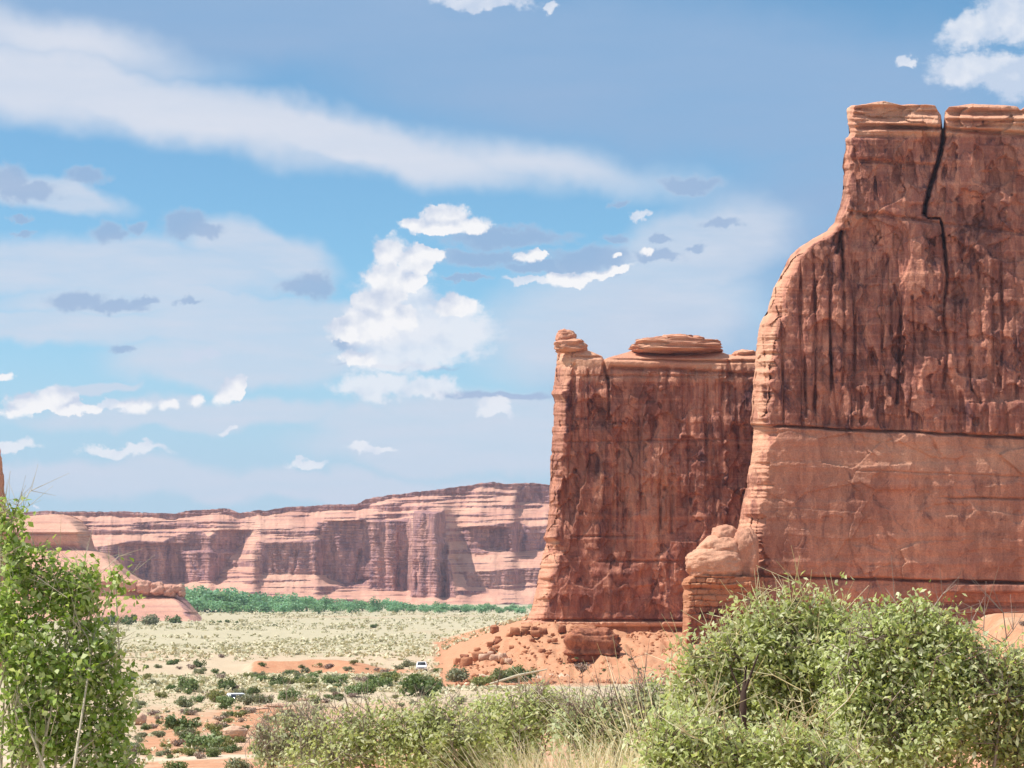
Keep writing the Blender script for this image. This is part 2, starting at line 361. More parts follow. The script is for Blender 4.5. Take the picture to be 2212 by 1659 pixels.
def flat(name, c, rough=.6, spec=.3, metal=0.):
    m, t = newmat(name); p = t.n('ShaderNodeTexCoord').outputs['Object']
    n = t.noise(p, 9., 4, .6)
    b = t.n('ShaderNodeBsdfPrincipled', {'Base Color': t.mix(t.lin(n, .3, .7), tuple(x * .85 for x in c), tuple(min(1, x * 1.12) for x in c)), 'Roughness': rough, 'Specular IOR Level': spec, 'Metallic': metal})
    t.n('ShaderNodeOutputMaterial', {0: b.outputs[0]}); return m
M['bark'] = flat('grey bark', (.30, .24, .19), .9, .1); M['bark_pale'] = flat('pale stems', (.50, .44, .32), .9, .1); M['bark_dark'] = flat('dark bark', (.07, .045, .035), .9, .1)
M['white'] = flat('white car paint', (.8, .8, .82), .3, .5); M['black'] = flat('dark car paint', (.02, .022, .03), .3, .5)
M['glass'] = flat('car glass', (.015, .017, .02), .12, .6); M['tyre'] = flat('tyre rubber', (.02, .02, .02), .8, .2); M['chrome'] = flat('lamp glass', (.7, .7, .7), .2, .5)

# ------------------------------------------------------------------ ground
DROP = [(0, 1.65), (8, 1.8), (20, 2.5), (40, 4.2), (70, 5.6), (90, 6.05), (120, 6.8), (200, 9.0), (300, 11.6), (380, 13.0), (450, 13.6), (700, 13.0), (1000, 12.1), (1500, 11.0), (2100, 10.0), (3000, 8), (9000, 4)]
def colpx(x, y): return CX + F * x / np.maximum(y, 1.)
def drop(x, y):
    q = tab(y, DROP); px = colpx(x, y)
    # terrace that carries the towers and its talus front
    crest = tab(px, [(930, 13.6), (962, 13.3), (1000, 11.4), (1060, 8.9), (1100, 7.3), (1132, 6.1), (1180, 5.9), (1240, 6.2), (1290, 7.4), (1340, 8.0), (1480, 7.7), (1600, 7.3), (2400, 7.2), (3500, 7.0)])
    front = tab(px, [(900, 395), (1000, 385), (1250, 355), (1400, 300), (1600, 260), (2500, 240)])
    t = sst(y, front, 436.) * (1 - sst(y, 640, 900)); t = t ** .85
    q = q + np.minimum(crest - q, 0) * t
    # cut bank of red earth
    bk = sst(px, 525, 560) * (1 - sst(px, 740, 860)); q = q - 1.7 * bk * sst(y + 6 * vn(x * .15, 3., 0, 5), 396, 401) * (1 - sst(y, 405, 470))
    for hp, hd, hr in ((516, 212, 4.5), (796, 262, 4.5)):
        q = q + 1.3 * np.exp(-(((x - (hp - CX) / F * hd) / hr) ** 2 + ((y - hd - .5) / hr) ** 2) ** 2)
    # sandy mound on the right, just beyond the near shrubs
    mx, my, _ = pt(2145, 1300, 95)
    q = q - 5.4 * np.exp(-(np.minimum(x - mx, 0) / 2.3) ** 2 - ((y - my) / 14) ** 2) * sst(y, 55, 85)
    return q
def micro(x, y):
    a = np.clip(y / 250., .05, 1.); near = 1 - sst(y, 600, 1200)
    s = fbm(x * .12, y * .06, 0, 4, 31) * .55 * a + fbm(x * .6, y * .4, 0, 3, 37) * .16 * a * near
    px = colpx(x, y); tal = sst(px, 960, 1100) * sst(y, 300, 380) * (1 - sst(y, 450, 470))
    rid = 1 - np.abs(fbm(x * .3, y * .12, 0, 4, 41)); return s + tal * (rid ** 3 * 1.5 - .7 + fbm(x * .9, y * .5, 0, 4, 43, .65) * .75)
def gz(x, y): return -drop(x, y) + micro(x, y)
def build_ground():
    d = np.concatenate([np.linspace(-20, 2, 8), 3 * (9000 / 3.) ** (np.linspace(0, 1, 720))])
    c = np.concatenate([np.linspace(-9000, -300, 50)[:-1], np.linspace(-300, 2500, 440), np.linspace(2500, 11000, 50)[1:]])
    D, C = np.meshgrid(d, c, indexing='ij')
    X = (C - CX) / F * np.maximum(D, 14.); Y = D
    Z = gz(X, np.maximum(Y, 0))
    px, py = proj(np.stack([X, np.maximum(Y, 3), Z], -1))
    n = fbm(X * .02, Y * .01, 0, 4, 51)
    soil = np.clip(.35 * sst(n, 0., .5), 0, 1)
    ter = sst(px, 915, 960) * sst(Y, 255, 330) * (1 - sst(Y, 640, 760)); soil = np.maximum(soil, ter * .95)
    soil = np.maximum(soil, 1.0 * sst(px, 530, 560) * (1 - sst(px, 780, 1000)) * sst(Y, 385, 394) * (1 - sst(Y, 405, 440)))
    soil = np.maximum(soil, (.62 + .6 * n) * sst(px, 250, 330) * (1 - sst(Y, 185, 215)))
    soil = np.maximum(soil, .8 * np.exp(-((px - 560) / 150) ** 2 - ((Y - 140) / 45) ** 2))
    soil = np.maximum(soil, .6 * sst(px, 1900, 2060) * (1 - sst(Y, 150, 200)))
    veg = sst(Y, 420, 520) * (.75 - .25 * sst(n, .1, .5)); veg = np.maximum(veg, .8 * sst(Y, 230, 280) * (1 - sst(Y, 360, 390)) * (1 - ter))
    veg = veg * (1 - .7 * np.exp(-((Y - 500) / 60) ** 2)) * (1 - .8 * ter)
    pale = np.maximum(.8 * np.exp(-((Y - 87 - (px - 450) * .004) / 2.2) ** 2) * (1 - sst(px, 700, 860)), .7 * np.exp(-((px - 480) / 90) ** 2 - ((Y - 104) / 14) ** 2))
    pale = np.maximum(pale, .75 * np.exp(-((Y - 360) / 8) ** 2) * sst(px, 960, 1020) * (1 - sst(px, 1200, 1300)))
    me = mesh('ground', np.stack([X, Y, Z], -1).reshape(-1, 3), gridq(*D.shape)[:, ::-1], None, M['ground'], True, {'soil': soil, 'veg': veg, 'pale': pale})
    tag(link('ground', me), kind='structure')
build_ground()

# ------------------------------------------------------------------ slabs of rock, measured as outlines and given real depth
def slab(name, mat, d, py0, py1, rows, cols, L, R, T, thick, feat, noseL=(40, .5), noseR=(40, .5), varn=None, edge=2.5, seed=1, origin=None, parent=None, dens=None, back=None, rough=1., nose_tone=None):
    """front face on the plane Y=d shaped by feat(px,py,P)->metres of recess; tapering ends; cap; back."""
    s = np.linspace(0, 1, cols)
    if dens: s = np.interp(s, *dens)
    py = np.linspace(py1, py0, rows)
    Sg, PY = np.meshgrid(s, py, indexing='ij')
    Lp, Rp = tab(PY, L), tab(PY, R)
    jl = edge * fbm(PY * .05, seed * 3.3, 0, 5, seed, .6); jr = edge * fbm(PY * .05, seed * 7.7, 0, 5, seed + 50, .6)
    stp = lambda q: (hsh((np.floor(PY / 11 + q + 1.1 * vn(PY * .06, q, 0, seed)),), seed + int(q)) - .5) * edge * 1.2 * np.clip(.6 + fbm(PY * .02, q, 2., 2, seed), .1, 1.2)
    jl = jl + stp(3.); jr = jr + stp(8.)
    PX = (Lp + jl) * (1 - Sg) + (Rp + jr) * Sg
    top = tab(PX, T); PYc = np.maximum(PY, top)
    P = pt(PX, PYc, d)
    eL = (PX - Lp - jl); eR = (Rp + jr - PX)
    half = thick * .5
    tb = lambda q, e: (q if np.isscalar(q) else tab(PY, q)) * (1 + .5 * fbm(PY * .03, seed * 2.1, 0, 5, seed + 20, .7) + .25 * (hsh((np.floor(PY / 17 + vn(PY * .05, 4., 0, seed)),), seed + 3) - .5))
    nl, nr = tb(noseL[0], 0), tb(noseR[0], 0)
    tl = np.clip(1 - eL / nl, 0, 1); tr = np.clip(1 - eR / nr, 0, 1)
    nose = half * np.maximum(tl ** (1 / noseL[1]) if noseL[1] < 1 else tl ** 1., tr ** (1 / noseR[1]) if noseR[1] < 1 else tr ** 1.)
    fe = feat(PX, PYc, P)
    damp = 1 - np.maximum(tl, tr) ** 10
    fe = fe + (np.maximum(tl, tr) > 0) * np.minimum(1, 4 * np.maximum(tl, tr)) * (1.8 * (vor(P[..., 2] * .16 + .5 * vn(P[..., 2] * .4, eL * .05, 0, 2), eL * .05, seed + 30)[2] - .5) + 1.1 * fbm(P[..., 2] * .5, P[..., 0] * .6, 0, 4, seed + 31, .6)) * rough
    Yf = np.minimum(nose + fe * damp, half)
    Fr = P * (1 + Yf / d)[..., None]
    # back: simple mirrored
    nb, nc = 70, 14
    idx = np.linspace(rows - 1, 0, nb).astype(int)
    Bk = P[:, idx].copy(); bb = (back(PX, PYc) if back else 0 * PX)[:, idx]
    yb = np.maximum(thick - nose[:, idx] + 1.2 * fbm(Bk[..., 0] * .1, Bk[..., 2] * .1, 0, 3, seed + 9) * damp[:, idx] - bb, Yf[:, idx] * .5 + half * .5)
    Bk = Bk * (1 + yb / d)[..., None]
    k = np.linspace(0, 1, nc + 2)[1:-1]
    a, b = Fr[:, -1], Bk[:, 0]
    Cp = a[:, None] * (1 - k)[None, :, None] + b[:, None] * k[None, :, None]
    Cp[..., 2] += (.35 * fbm(Cp[..., 0] * .35, Cp[..., 1] * .35, 0, 4, seed + 3)) * np.sin(math.pi * k)[None, :]
    G = np.concatenate([Fr, Cp, Bk], 1)
    vv = np.full(G.shape[:2], .25); vf = 1 - np.minimum(1, 3 * np.maximum(tl, tr)) * .9
    if varn: vf = vf * varn(PX, PYc)
    vf = np.maximum(vf, .8 * sst(fbm(PX * .035, PY * .02, 0, 4, seed + 60, .6), .08, .3) * (np.maximum(tl, tr) > 0)) * sst(PY, py0 + 60, py0 + 80)
    if nose_tone: vf = np.maximum(vf, nose_tone(PX, PYc))
    vv[:, :rows] = vf; vv[:, rows:rows + nc] = 0
    o = origin if origin is not None else P.reshape(-1, 3)[np.argmin(P[..., 2])] * [0, 1, 1] + [P[..., 0].mean(), thick / 2, 0]
    me = mesh(name, G.reshape(-1, 3) - o, gridq(*G.shape[:2])[:, ::-1], None, mat, True, {'varn': vv})
    ob = link(name, me, (0, 0, 0) if parent else o, parent)
    return ob, o
def hl(px, py, x0, y0, x1, y1, w, depth, seed=0, lo=-1e9, hi=1e9):
    y = y0 + (px - x0) * (y1 - y0) / (x1 - x0) + 1.5 * vn(px * .03, seed * 9.1, 0, seed)
    return depth * np.exp(-((py - y) / w) ** 2) * sst(px, lo - 6, lo + 6) * (1 - sst(px, hi - 6, hi + 6))

def scars(px, py, n, x0, x1, y0, y1, seed, ws=(14, 44), hs=(24, 90), dp=(.5, 1.5)):
    r = np.random.default_rng(seed); D = np.zeros(px.shape)
    for i in range(n):
        cx, cy, w, h, q = r.uniform(x0, x1), r.uniform(y0, y1), r.uniform(*ws), r.uniform(*hs), r.uniform(*dp)
        k = (np.abs(px - cx) < w * 1.2) & (py > cy - h) & (py < cy + h * 1.6)
        a, b = px[k] - cx, py[k] - cy; sk = r.uniform(-.25, .25)
        e = np.hypot((a + sk * b) / w, np.minimum(b, 0) / h) + .22 * vn(a * .12 + i, b * .1, 0, seed)
        D[k] += q * (1 - sst(e, .86, .98)) * (1 - sst(b, 0, h * r.uniform(.6, 1.5)))
    return D
# ---- the near tower on the right
RT = np.array([0., 0, 0])
def feat_right(px, py, P):
    x, z = P[..., 0], P[..., 2]
    l1 = 918 + (px - 1625) * 27 / 587.; l2 = 1240 + (px - 1480) * 18 / 732.
    up = 1 - sst(py, l1 - 10, l1 + 2)
    D = 1.6 * fbm(x * .05, z * .035, 0, 4, 61)
    flu = 1 - np.abs(fbm(x * .33, z * .022, 0, 4, 63)) * 2
    D += up * sst(py, 500, 620) * (np.clip(flu, 0, 1) ** 4 * 1.0 - .25)
    f1, ed, cid = vor(x * .17 + .6 * vn(x * .3, z * .3, 0, 8), z * .085 + .4 * vn(x * .2, z * .2, 0, 9), 65)
    D += (.25 + .75 * up) * (cid - .5) * 1.5
    f1, ed2, cid2 = vor(x * .5, z * .26 + .5 * vn(x * .4, z * .4, 0, 3), 67); D += (.12 + .88 * up) * (cid2 - .5) * .55
    f1, ed3, cid3 = vor(x * .1, z * .22, 69); D += (1 - up) * ((cid3 - .5) * .7)
    D += (.12 + .12 * up) * fbm(x * .9, z * .6, 0, 4, 71, .6)
    # strata, strongest in the cap
    cap = 1 - sst(py, 272, 300)
    D += cap * (1.7 * vn(x * .06, z * 1.15, 0, 73) + .9 * vn(x * .15, z * 2.4, 0, 75) + .7 * (vor(x * .16, z * .9, 76)[2] - .5) - .3) + (1 - cap) * .16 * vn(x * .04, z * .9, 0, 77)
    D += hl(px, py, 1830, 265, 2212, 292, 4.5, 1.6, 2) + hl(px, py, 1830, 252, 2212, 262, 2.5, .9, 4)
    D += hl(px, py, 1830, 345, 2040, 360, 4, .8, 5, 1826, 2035) + hl(px, py, 1950, 472, 2212, 505, 3.5, .7, 8)
    D += -.9 * (sst(py, 296, 302) - sst(py, 338, 352)) * (1 - sst(px, 1945, 1965)) - .5 * (sst(py, 310, 315) - sst(py, 366, 372)) * sst(px, 2110, 2118)
    D += scars(px, py, 34, 1690, 2420, 340, 880, 5) + scars(px, py, 60, 1680, 2420, 320, 900, 6, (4, 12), (14, 50), (.3, .8)) + scars(px, py, 9, 1680, 2420, 960, 1220, 7, (20, 60), (6, 20), (.1, .35))
    # arch shaped spall
    arch = np.hypot((px - 1900) / 70., (py - 545) / 92.); D += .9 * (1 - sst(arch, .9, 1.02)) * (1 - sst(py, 560, 640))
    D -= .7 * np.exp(-((px - 1845) / 30) ** 2 - ((py - 468) / 12) ** 2)
    # the deep fissure
    D += crack(px, py, [(2037, 225), (2037, 300), (2028, 345), (2010, 400), (2000, 440), (1997, 462)], 3.6, 6.5, 1)
    D += crack(px, py, [(1997, 462), (2003, 471), (2030, 472), (2036, 490), (2041, 545), (2046, 600), (2040, 650), (2037, 690), (2045, 740), (2044, 790), (2036, 850), (2034, 890)], 2.6 + 1.2 * vn(py * .03, 2., 0, 12), 3.0 * (1 - .75 * sst(py, 560, 880)), 1)
    for pts, w, dp in (([(1727, 560), (1731, 640), (1729, 700), (1738, 770), (1741, 900)], 3, 1.5), ([(1790, 560), (1793, 700), (1796, 800), (1791, 915)], 3, 1.3), ([(1818, 520), (1822, 640), (1824, 720), (1820, 830)], 3.4, 1.7),
                       ([(1931, 615), (1945, 660), (1946, 720), (1941, 800), (1938, 870)], 3.2, 1.7), ([(1884, 760), (1883, 880)], 3, 1.4), ([(1860, 830), (1862, 920)], 2.4, .9), ([(1970, 640), (1975, 760), (1962, 900)], 2.4, .8),
                       ([(2087, 640), (2091, 760), (2098, 840), (2120, 872)], 2.6, 1.1), ([(2113, 560), (2118, 680), (2126, 780)], 2.6, 1.), ([(2160, 520), (2166, 700), (2160, 840)], 2.4, .9), ([(1818, 500), (1808, 545)], 3, 1.8), ([(1690, 600), (1693, 730), (1690, 830)], 4, 1.2),
                       ([(1996, 925), (2012, 950), (2030, 984)], 4, .8), ([(1760, 600), (1764, 760), (1758, 905)], 2.6, .8), ([(2190, 560), (2196, 860)], 2.6, .8), ([(1905, 540), (1912, 640), (1904, 760)], 2.6, .8), ([(1850, 640), (1846, 800)], 2.6, .8)):
        D += crack(px, py, pts, w, dp)
    # bedding planes
    D += hl(px, py, 1625, 918, 2212, 945, 2.3, 2.2, 11) + hl(px, py, 1480, 1240, 2212, 1258, 2.4, 2.4, 12)
    D += hl(px, py, 2000, 1075, 2212, 1078, 2.0, .7, 13, 2040) + hl(px, py, 1700, 1010, 2212, 1030, 1.6, .3, 14, 1850) + hl(px, py, 1985, 870, 2212, 866, 2, .6, 15, 2092)
    D += -.8 * sst(px, 2085, 2092) * (sst(py, 864, 867) - sst(py, 938, 944))
    D += 1.1 * sst(py, l2 - 1, l2 + 3) - 1.7 * (sst(py, 1260, 1264) - sst(py, 1278, 1282)) * sst(px, 2020, 2070) + .9 * sst(py, 1300, 1303) - .9 * sst(py, 1312, 1314) + .9 * sst(py, 1322, 1325)
    return D
def varn_right(px, py):
    l1 = 918 + (px - 1625) * 27 / 587.
    v = np.where(py < l1, .95, .62) * sst(py, 285, 300)
    v = v * (1 - .5 * np.exp(-((py - 980) / 40.) ** 2)) * (1 - .65 * np.exp(-((px - 1840) / 34) ** 2 - ((py - 470) / 16) ** 2))
    v = v + .35 * sst(px, 1825, 1850) * (1 - sst(px, 1950, 1960)) * (sst(py, 298, 302) - sst(py, 340, 350))
    return v
tower = empty('rock_tower', pt(1960, 1345, 410)); tag(tower, 'tallest red sandstone tower at the right edge, split by a deep vertical crack', 'rock tower', 'sandstone towers')
TO = np.array(tower.location)
slab('rock_wall', M['tower'], 400, 219, 1420, 640, 520,
     [(225, 1834), (240, 1828), (262, 1831), (285, 1836), (300, 1828), (330, 1826), (345, 1822), (400, 1822), (440, 1815), (480, 1803), (500, 1785), (515, 1755), (540, 1720), (560, 1702), (590, 1688), (620, 1672), (660, 1662), (680, 1656), (685, 1648), (700, 1640), (720, 1637), (760, 1633), (800, 1630), (850, 1625), (915, 1621), (925, 1628), (960, 1625), (1010, 1618), (1060, 1610), (1100, 1602), (1150, 1592), (1240, 1590), (1420, 1585)],
     [(200, 2620), (1420, 2640)],
     [(1820, 238), (1840, 229), (1870, 226), (1910, 219), (1950, 228), (2000, 226), (2020, 228), (2026, 240), (2033, 250), (2036, 290), (2039, 290), (2041, 242), (2050, 231), (2100, 226), (2190, 230), (2198, 232), (2204, 240), (2212, 233), (2300, 225), (2500, 240), (2640, 236)],
     26, feat_right, ([(225, 14), (480, 16), (520, 30), (600, 25), (660, 28), (690, 46), (800, 50), (900, 42), (1000, 46), (1150, 58), (1420, 62)], .999), (60, .5), varn_right, 3.0, 101, TO, tower, ([0, .5, 1], [0, .35, 1]), nose_tone=lambda px, py: .55 * sst(py, 296, 305) * (1 - sst(py, 470, 500)))
def feat_ped(px, py, P):
    x, z = P[..., 0], P[..., 2]
    zz = z / 1.05 + .55 * fbm(x * .25, z * .3, 0, 3, 91); row = np.floor(zz); off = hsh((row,), 3) * 3
    bx = (x + off) / 1.9 + .4 * vn(x * .5, z * .5, 0, 92); fr = np.abs(zz - np.round(zz)); fx = np.abs(bx - np.round(bx))
    k = .35 + .65 * sst(vn(x * .35, z * .4, 0, 94), -.4, .5)
    D = -.5 + k * .6 * np.exp(-(fr / .1) ** 2) + .75 * (hsh((np.floor(bx), row), 5) - .5) + .4 * fbm(x * .7, z * .8, 0, 4, 83, .6) + k * .3 * np.exp(-(fx / .07) ** 2)
    return D - .9 * (1 - sst(py, 1262, 1272))
slab('buttress', M['red'], 394, 1243, 1425, 150, 170, [(1243, 1490), (1250, 1478), (1262, 1472), (1275, 1478), (1290, 1474), (1310, 1477), (1340, 1474), (1375, 1473), (1425, 1466)], [(1243, 1650), (1425, 1660)],
     [(1460, 1246), (1490, 1243), (1660, 1247)], 15, feat_ped, (16, .5), (30, .5), lambda px, py: 1.0 * sst(py, 1262, 1275), 2., 103, TO, tower)
# ---- the second tower
def feat_mid(px, py, P):
    x, z = P[..., 0], P[..., 2]
    D = 1.3 * fbm(x * .06, z * .05, 0, 4, 161)
    D += .42 * np.clip(775 - py, 0, 40) * (.25 + .75 * sst(px, 1285, 1320))
    bodyk = sst(py, 790, 800)
    f1, ed, cid = vor(x * .19 + .5 * vn(x * .3, z * .3, 0, 8), z * .11, 165); D += bodyk * (cid - .5) * 1.3
    f1, ed, cid = vor(x * .55, z * .3, 167); D += bodyk * (cid - .5) * .5
    flu = 1 - np.abs(fbm(x * .3, z * .02, 0, 4, 163)) * 2; D += bodyk * np.clip(flu, 0, 1) ** 4 * .7 * (1 - sst(py, 1120, 1180))
    D += .2 * fbm(x * .9, z * .5, 0, 4, 171, .6) + .14 * vn(x * .05, z * .9, 0, 173)
    D += hl(px, py, 1300, 776, 1640, 782, 2.6, 1.2, 21, 1300) + hl(px, py, 1240, 770, 1300, 772, 2.6, 1.1, 22, 1238, 1302) + hl(px, py, 1330, 794, 1620, 808, 4, 1.1, 23, 1320) + hl(px, py, 1310, 812, 1620, 812, 2.5, .5, 24)
    D += hl(px, py, 1240, 1158, 1360, 1160, 2.2, .6, 25, 1235, 1370) + hl(px, py, 1230, 1212, 1480, 1213, 2.2, .6, 26, 1290, 1480) + hl(px, py, 1200, 955, 1640, 950, 1.8, .4, 27)
    for pts, w, dp in (([(1304, 765), (1306, 800), (1315, 830), (1316, 915)], 3, 1.6), ([(1316, 885), (1316, 905)], 6, 1.4), ([(1477, 830), (1476, 890)], 3, 1.1), ([(1574, 775), (1576, 815)], 5, 1.5), ([(1428, 960), (1425, 1050), (1427, 1140)], 3, 1.0),
                       ([(1452, 1070), (1450, 1150)], 3.4, 1.3), ([(1350, 960), (1346, 1140)], 3, .8), ([(1380, 900), (1384, 1120)], 2.4, .6), ([(1240, 790), (1236, 870)], 5, .9), ([(1222, 1040), (1216, 1160)], 4, 1.2), ([(1270, 800), (1274, 1000)], 2.6, .6), ([(1530, 800), (1524, 1040)], 2.6, .7), ([(1590, 840), (1596, 1060)], 3, .9)):
        D += crack(px, py, pts, w, dp)
    D += scars(px, py, 22, 1215, 1640, 820, 1150, 15, (12, 36), (24, 80), (.4, 1.2)) + scars(px, py, 60, 1210, 1640, 790, 1320, 16, (4, 13), (6, 30), (.3, .8)) + scars(px, py, 12, 1200, 1640, 1170, 1310, 17, (20, 46), (10, 26), (.2, .6))
    D -= .9 * np.exp(-((px - 1345) / 22) ** 2 - ((py - 1240) / 16) ** 2)
    D += 1.5 * (sst(py, 1336, 1339) - sst(py, 1342, 1344)) - .9 * (sst(py, 1342, 1344) - sst(py, 1352, 1354)) + 1.0 * (sst(py, 1353, 1356) - sst(py, 1363, 1366)) - .12 * np.clip(py - 1366, 0, 100)
    return D
tower2 = empty('rock_tower', pt(1410, 1380, 466)); tag(tower2, 'square red sandstone tower with flat cap rocks, behind and left of the tallest tower', 'rock tower', 'sandstone towers')
TO2 = np.array(tower2.location)
def varn_mid(px, py):
    v = .95 * sst(py, 776, 790) * (1 - sst(py, 1338, 1345)); return v * (1 - .95 * np.exp(-(((px - 1375) / 80) ** 2 + ((py - 1060) / 120) ** 2) ** 2) * sst(fbm(px * .12, py * .006, 0, 3, 141), -.3, .12)) + .4 * np.exp(-((px - 1250) / 30) ** 2 - ((py - 830) / 30) ** 2)
slab('rock_wall', M['tower'], 455, 750, 1440, 420, 380,
     [(745, 1200), (752, 1203), (770, 1204), (800, 1200), (830, 1196), (850, 1191), (862, 1198), (900, 1195), (950, 1193), (1000, 1190), (1040, 1187), (1100, 1186), (1140, 1182), (1160, 1175), (1175, 1180), (1200, 1172), (1240, 1165), (1280, 1155), (1310, 1150), (1338, 1140), (1344, 1126), (1354, 1128), (1366, 1132), (1440, 1120)],
     [(700, 1790), (1440, 1800)],
     [(1190, 752), (1265, 755), (1285, 764), (1301, 771), (1304, 778), (1312, 774), (1340, 766), (1370, 757), (1550, 757), (1570, 765), (1590, 769), (1605, 762), (1620, 760), (1632, 765), (1700, 765), (1800, 770)],
     20, feat_mid, ([(745, 40), (800, 34), (950, 24), (1100, 20), (1160, 22), (1180, 34), (1300, 34), (1440, 36)], .999), (40, .5), varn_mid, 3.0, 201, TO2, tower2, ([0, .5, 1], [0, .4, 1]), nose_tone=lambda px, py: .62 * sst(py, 785, 800) * (1 - sst(py, 1150, 1172)))  # semi-shade on the upper left end is painted in as a darker tone

def lump(name, mat, c, r, seed, n=48, sq=2.6, rough=.25, strat=.0, parent=None, org=None, varn=.0, smooth=True, blk=0.):
    """a rounded, jointed block of rock: superellipsoid with strata and noise"""
    u = np.linspace(0, 2 * math.pi, n + 1)[:-1]; v = np.linspace(-math.pi / 2, math.pi / 2, n // 2 + 1)
    Ug, Vg = np.meshgrid(u, v, indexing='ij'); e = 2 / sq
    f = lambda w: np.sign(w) * np.abs(w) ** e
    N = np.stack([f(np.cos(Vg)) * f(np.cos(Ug)), f(np.cos(Vg)) * f(np.sin(Ug)), f(np.sin(Vg))], -1)
    q = N * 1.7 + seed * 5.13
    k = 1 + rough * fbm(q[..., 0], q[..., 1], q[..., 2], 4, seed, .6)
    if strat: k = k + strat * vn(N[..., 0] * .4, N[..., 2] * 4.5, seed, seed + 2)
    if blk: k = k + blk * (vor(Ug * 1.9 + .5 * np.floor(N[..., 2] * 2.5), N[..., 2] * 2.5, seed + 4)[2] - .5)
    Vv = N * k[..., None] * np.array(r)
    nv = len(v); i, j = np.meshgrid(np.arange(n), np.arange(nv - 1), indexing='ij'); i2 = (i + 1) % n
    Q = np.stack([i * nv + j, i2 * nv + j, i2 * nv + j + 1, i * nv + j + 1], -1).reshape(-1, 4)
    c = np.asarray(c, float)
    me = mesh(name, Vv.reshape(-1, 3) + (c - org if parent else 0), Q, None, mat, smooth, {'varn': np.full(Vv.shape[:2], varn)})
    return link(name, me, (0, 0, 0) if parent else c, parent)
def pxm(d): return d / F
def plump(name, mat, x0, x1, y0, y1, d, depth, seed, **kw):
    c = pt((x0 + x1) / 2, (y0 + y1) / 2, d); k = pxm(d)
    return lump(name, mat, c, ((x1 - x0) / 2 * k, depth / 2, (y1 - y0) / 2 * k), seed, **kw)
plump('cap_rock', M['tower'], 1197, 1266, 734, 762, 459, 8, 3, rough=.16, strat=.05, parent=tower2, org=TO2, n=84, sq=3.2, blk=.16)
plump('boulder', M['tower'], 1202, 1244, 714, 745, 459, 5, 5, rough=.3, parent=tower2, org=TO2, n=64, sq=3, blk=.16)
plump('cap_rock', M['tower'], 1364, 1553, 735, 770, 463, 15, 8, rough=.13, strat=.05, parent=tower2, org=TO2, n=140, sq=3.4, blk=.16)
plump('cap_rock', M['tower'], 1392, 1522, 727, 752, 463, 11, 9, rough=.2, strat=.05, parent=tower2, org=TO2, n=110, sq=3., blk=.16)
plump('cap_rock', M['tower'], 1428, 1490, 723, 742, 463, 6, 10, rough=.25, parent=tower2, org=TO2, n=64, sq=3, blk=.16)
plump('cap_rock', M['tower'], 1586, 1636, 757, 782, 462, 8, 11, rough=.3, strat=.08, parent=tower2, org=TO2, n=64, sq=3, blk=.16)
plump('hump', M['tower'], 1534, 1596, 1133, 1200, 399, 6, 13, rough=.22, parent=tower, org=TO, n=90, sq=2.3, varn=.2)
plump('hump', M['tower'], 1506, 1602, 1156, 1228, 398, 8, 15, rough=.22, parent=tower, org=TO, n=100, sq=2.2, varn=.2)
plump('hump', M['tower'], 1480, 1606, 1184, 1254, 397, 9, 14, rough=.2, parent=tower, org=TO, n=110, sq=2.5, varn=.2)
plump('hump', M['tower'], 1572, 1640, 1140, 1256, 399, 9, 16, rough=.22, parent=tower, org=TO, n=90, sq=2.4, varn=.3)
# ---- the tower at the left edge: only its shaded end shows
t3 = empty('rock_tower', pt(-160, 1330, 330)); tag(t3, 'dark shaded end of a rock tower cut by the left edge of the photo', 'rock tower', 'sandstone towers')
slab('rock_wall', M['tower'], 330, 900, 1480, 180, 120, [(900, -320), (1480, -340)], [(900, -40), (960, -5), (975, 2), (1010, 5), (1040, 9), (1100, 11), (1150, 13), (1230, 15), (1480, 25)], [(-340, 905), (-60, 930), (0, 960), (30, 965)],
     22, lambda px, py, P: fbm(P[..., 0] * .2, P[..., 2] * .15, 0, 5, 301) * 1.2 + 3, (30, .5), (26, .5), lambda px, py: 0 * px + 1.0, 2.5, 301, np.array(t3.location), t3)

# ---- low outcrop on the left, far out on the plain
oc = empty('rock_outcrop', pt(180, 1336, 1150)); tag(oc, 'low domed slickrock outcrop on the plain behind the left tree', 'rock outcrop')
def feat_out(px, py, P):
    x, z = P[..., 0], P[..., 2]
    D = .9 * np.clip(1150 - py, 0, 60) - .75 * np.clip(py - 1190, 0, 66) - .9 * np.clip(py - 1288, 0, 80) + 1.4 * fbm(x * .04, z * .06, 0, 4, 331) + .7 * vn(x * .03, z * .55, 0, 333) + .5 * fbm(x * .2, z * .3, 0, 4, 335)
    D += 2.0 * (sst(py, 1150, 1153) - sst(py, 1187, 1192))
    D += hl(px, py, 0, 1130, 210, 1134, 2, 1.2, 31) + hl(px, py, 0, 1143, 210, 1146, 2, 1., 32)
    return D
slab('rock_mass', M['far'], 1150, 1108, 1350, 220, 260, [(1100, -420), (1350, -460)],
     [(1100, 120), (1113, 150), (1118, 166), (1126, 178), (1140, 188), (1160, 198), (1186, 206), (1192, 218), (1200, 242), (1220, 264), (1240, 285), (1258, 318), (1264, 372), (1276, 392), (1290, 398), (1300, 408), (1320, 425), (1335, 438), (1350, 450)],
     [(-460, 1100), (40, 1119), (60, 1115), (110, 1111), (150, 1113), (165, 1118)], 120, feat_out, (80, .5), (26, .5), lambda px, py: .9 * (sst(py, 1149, 1153) - sst(py, 1186, 1192)), 2., 331, np.array(oc.location), oc)  # purple shade of the recessed band is painted in here
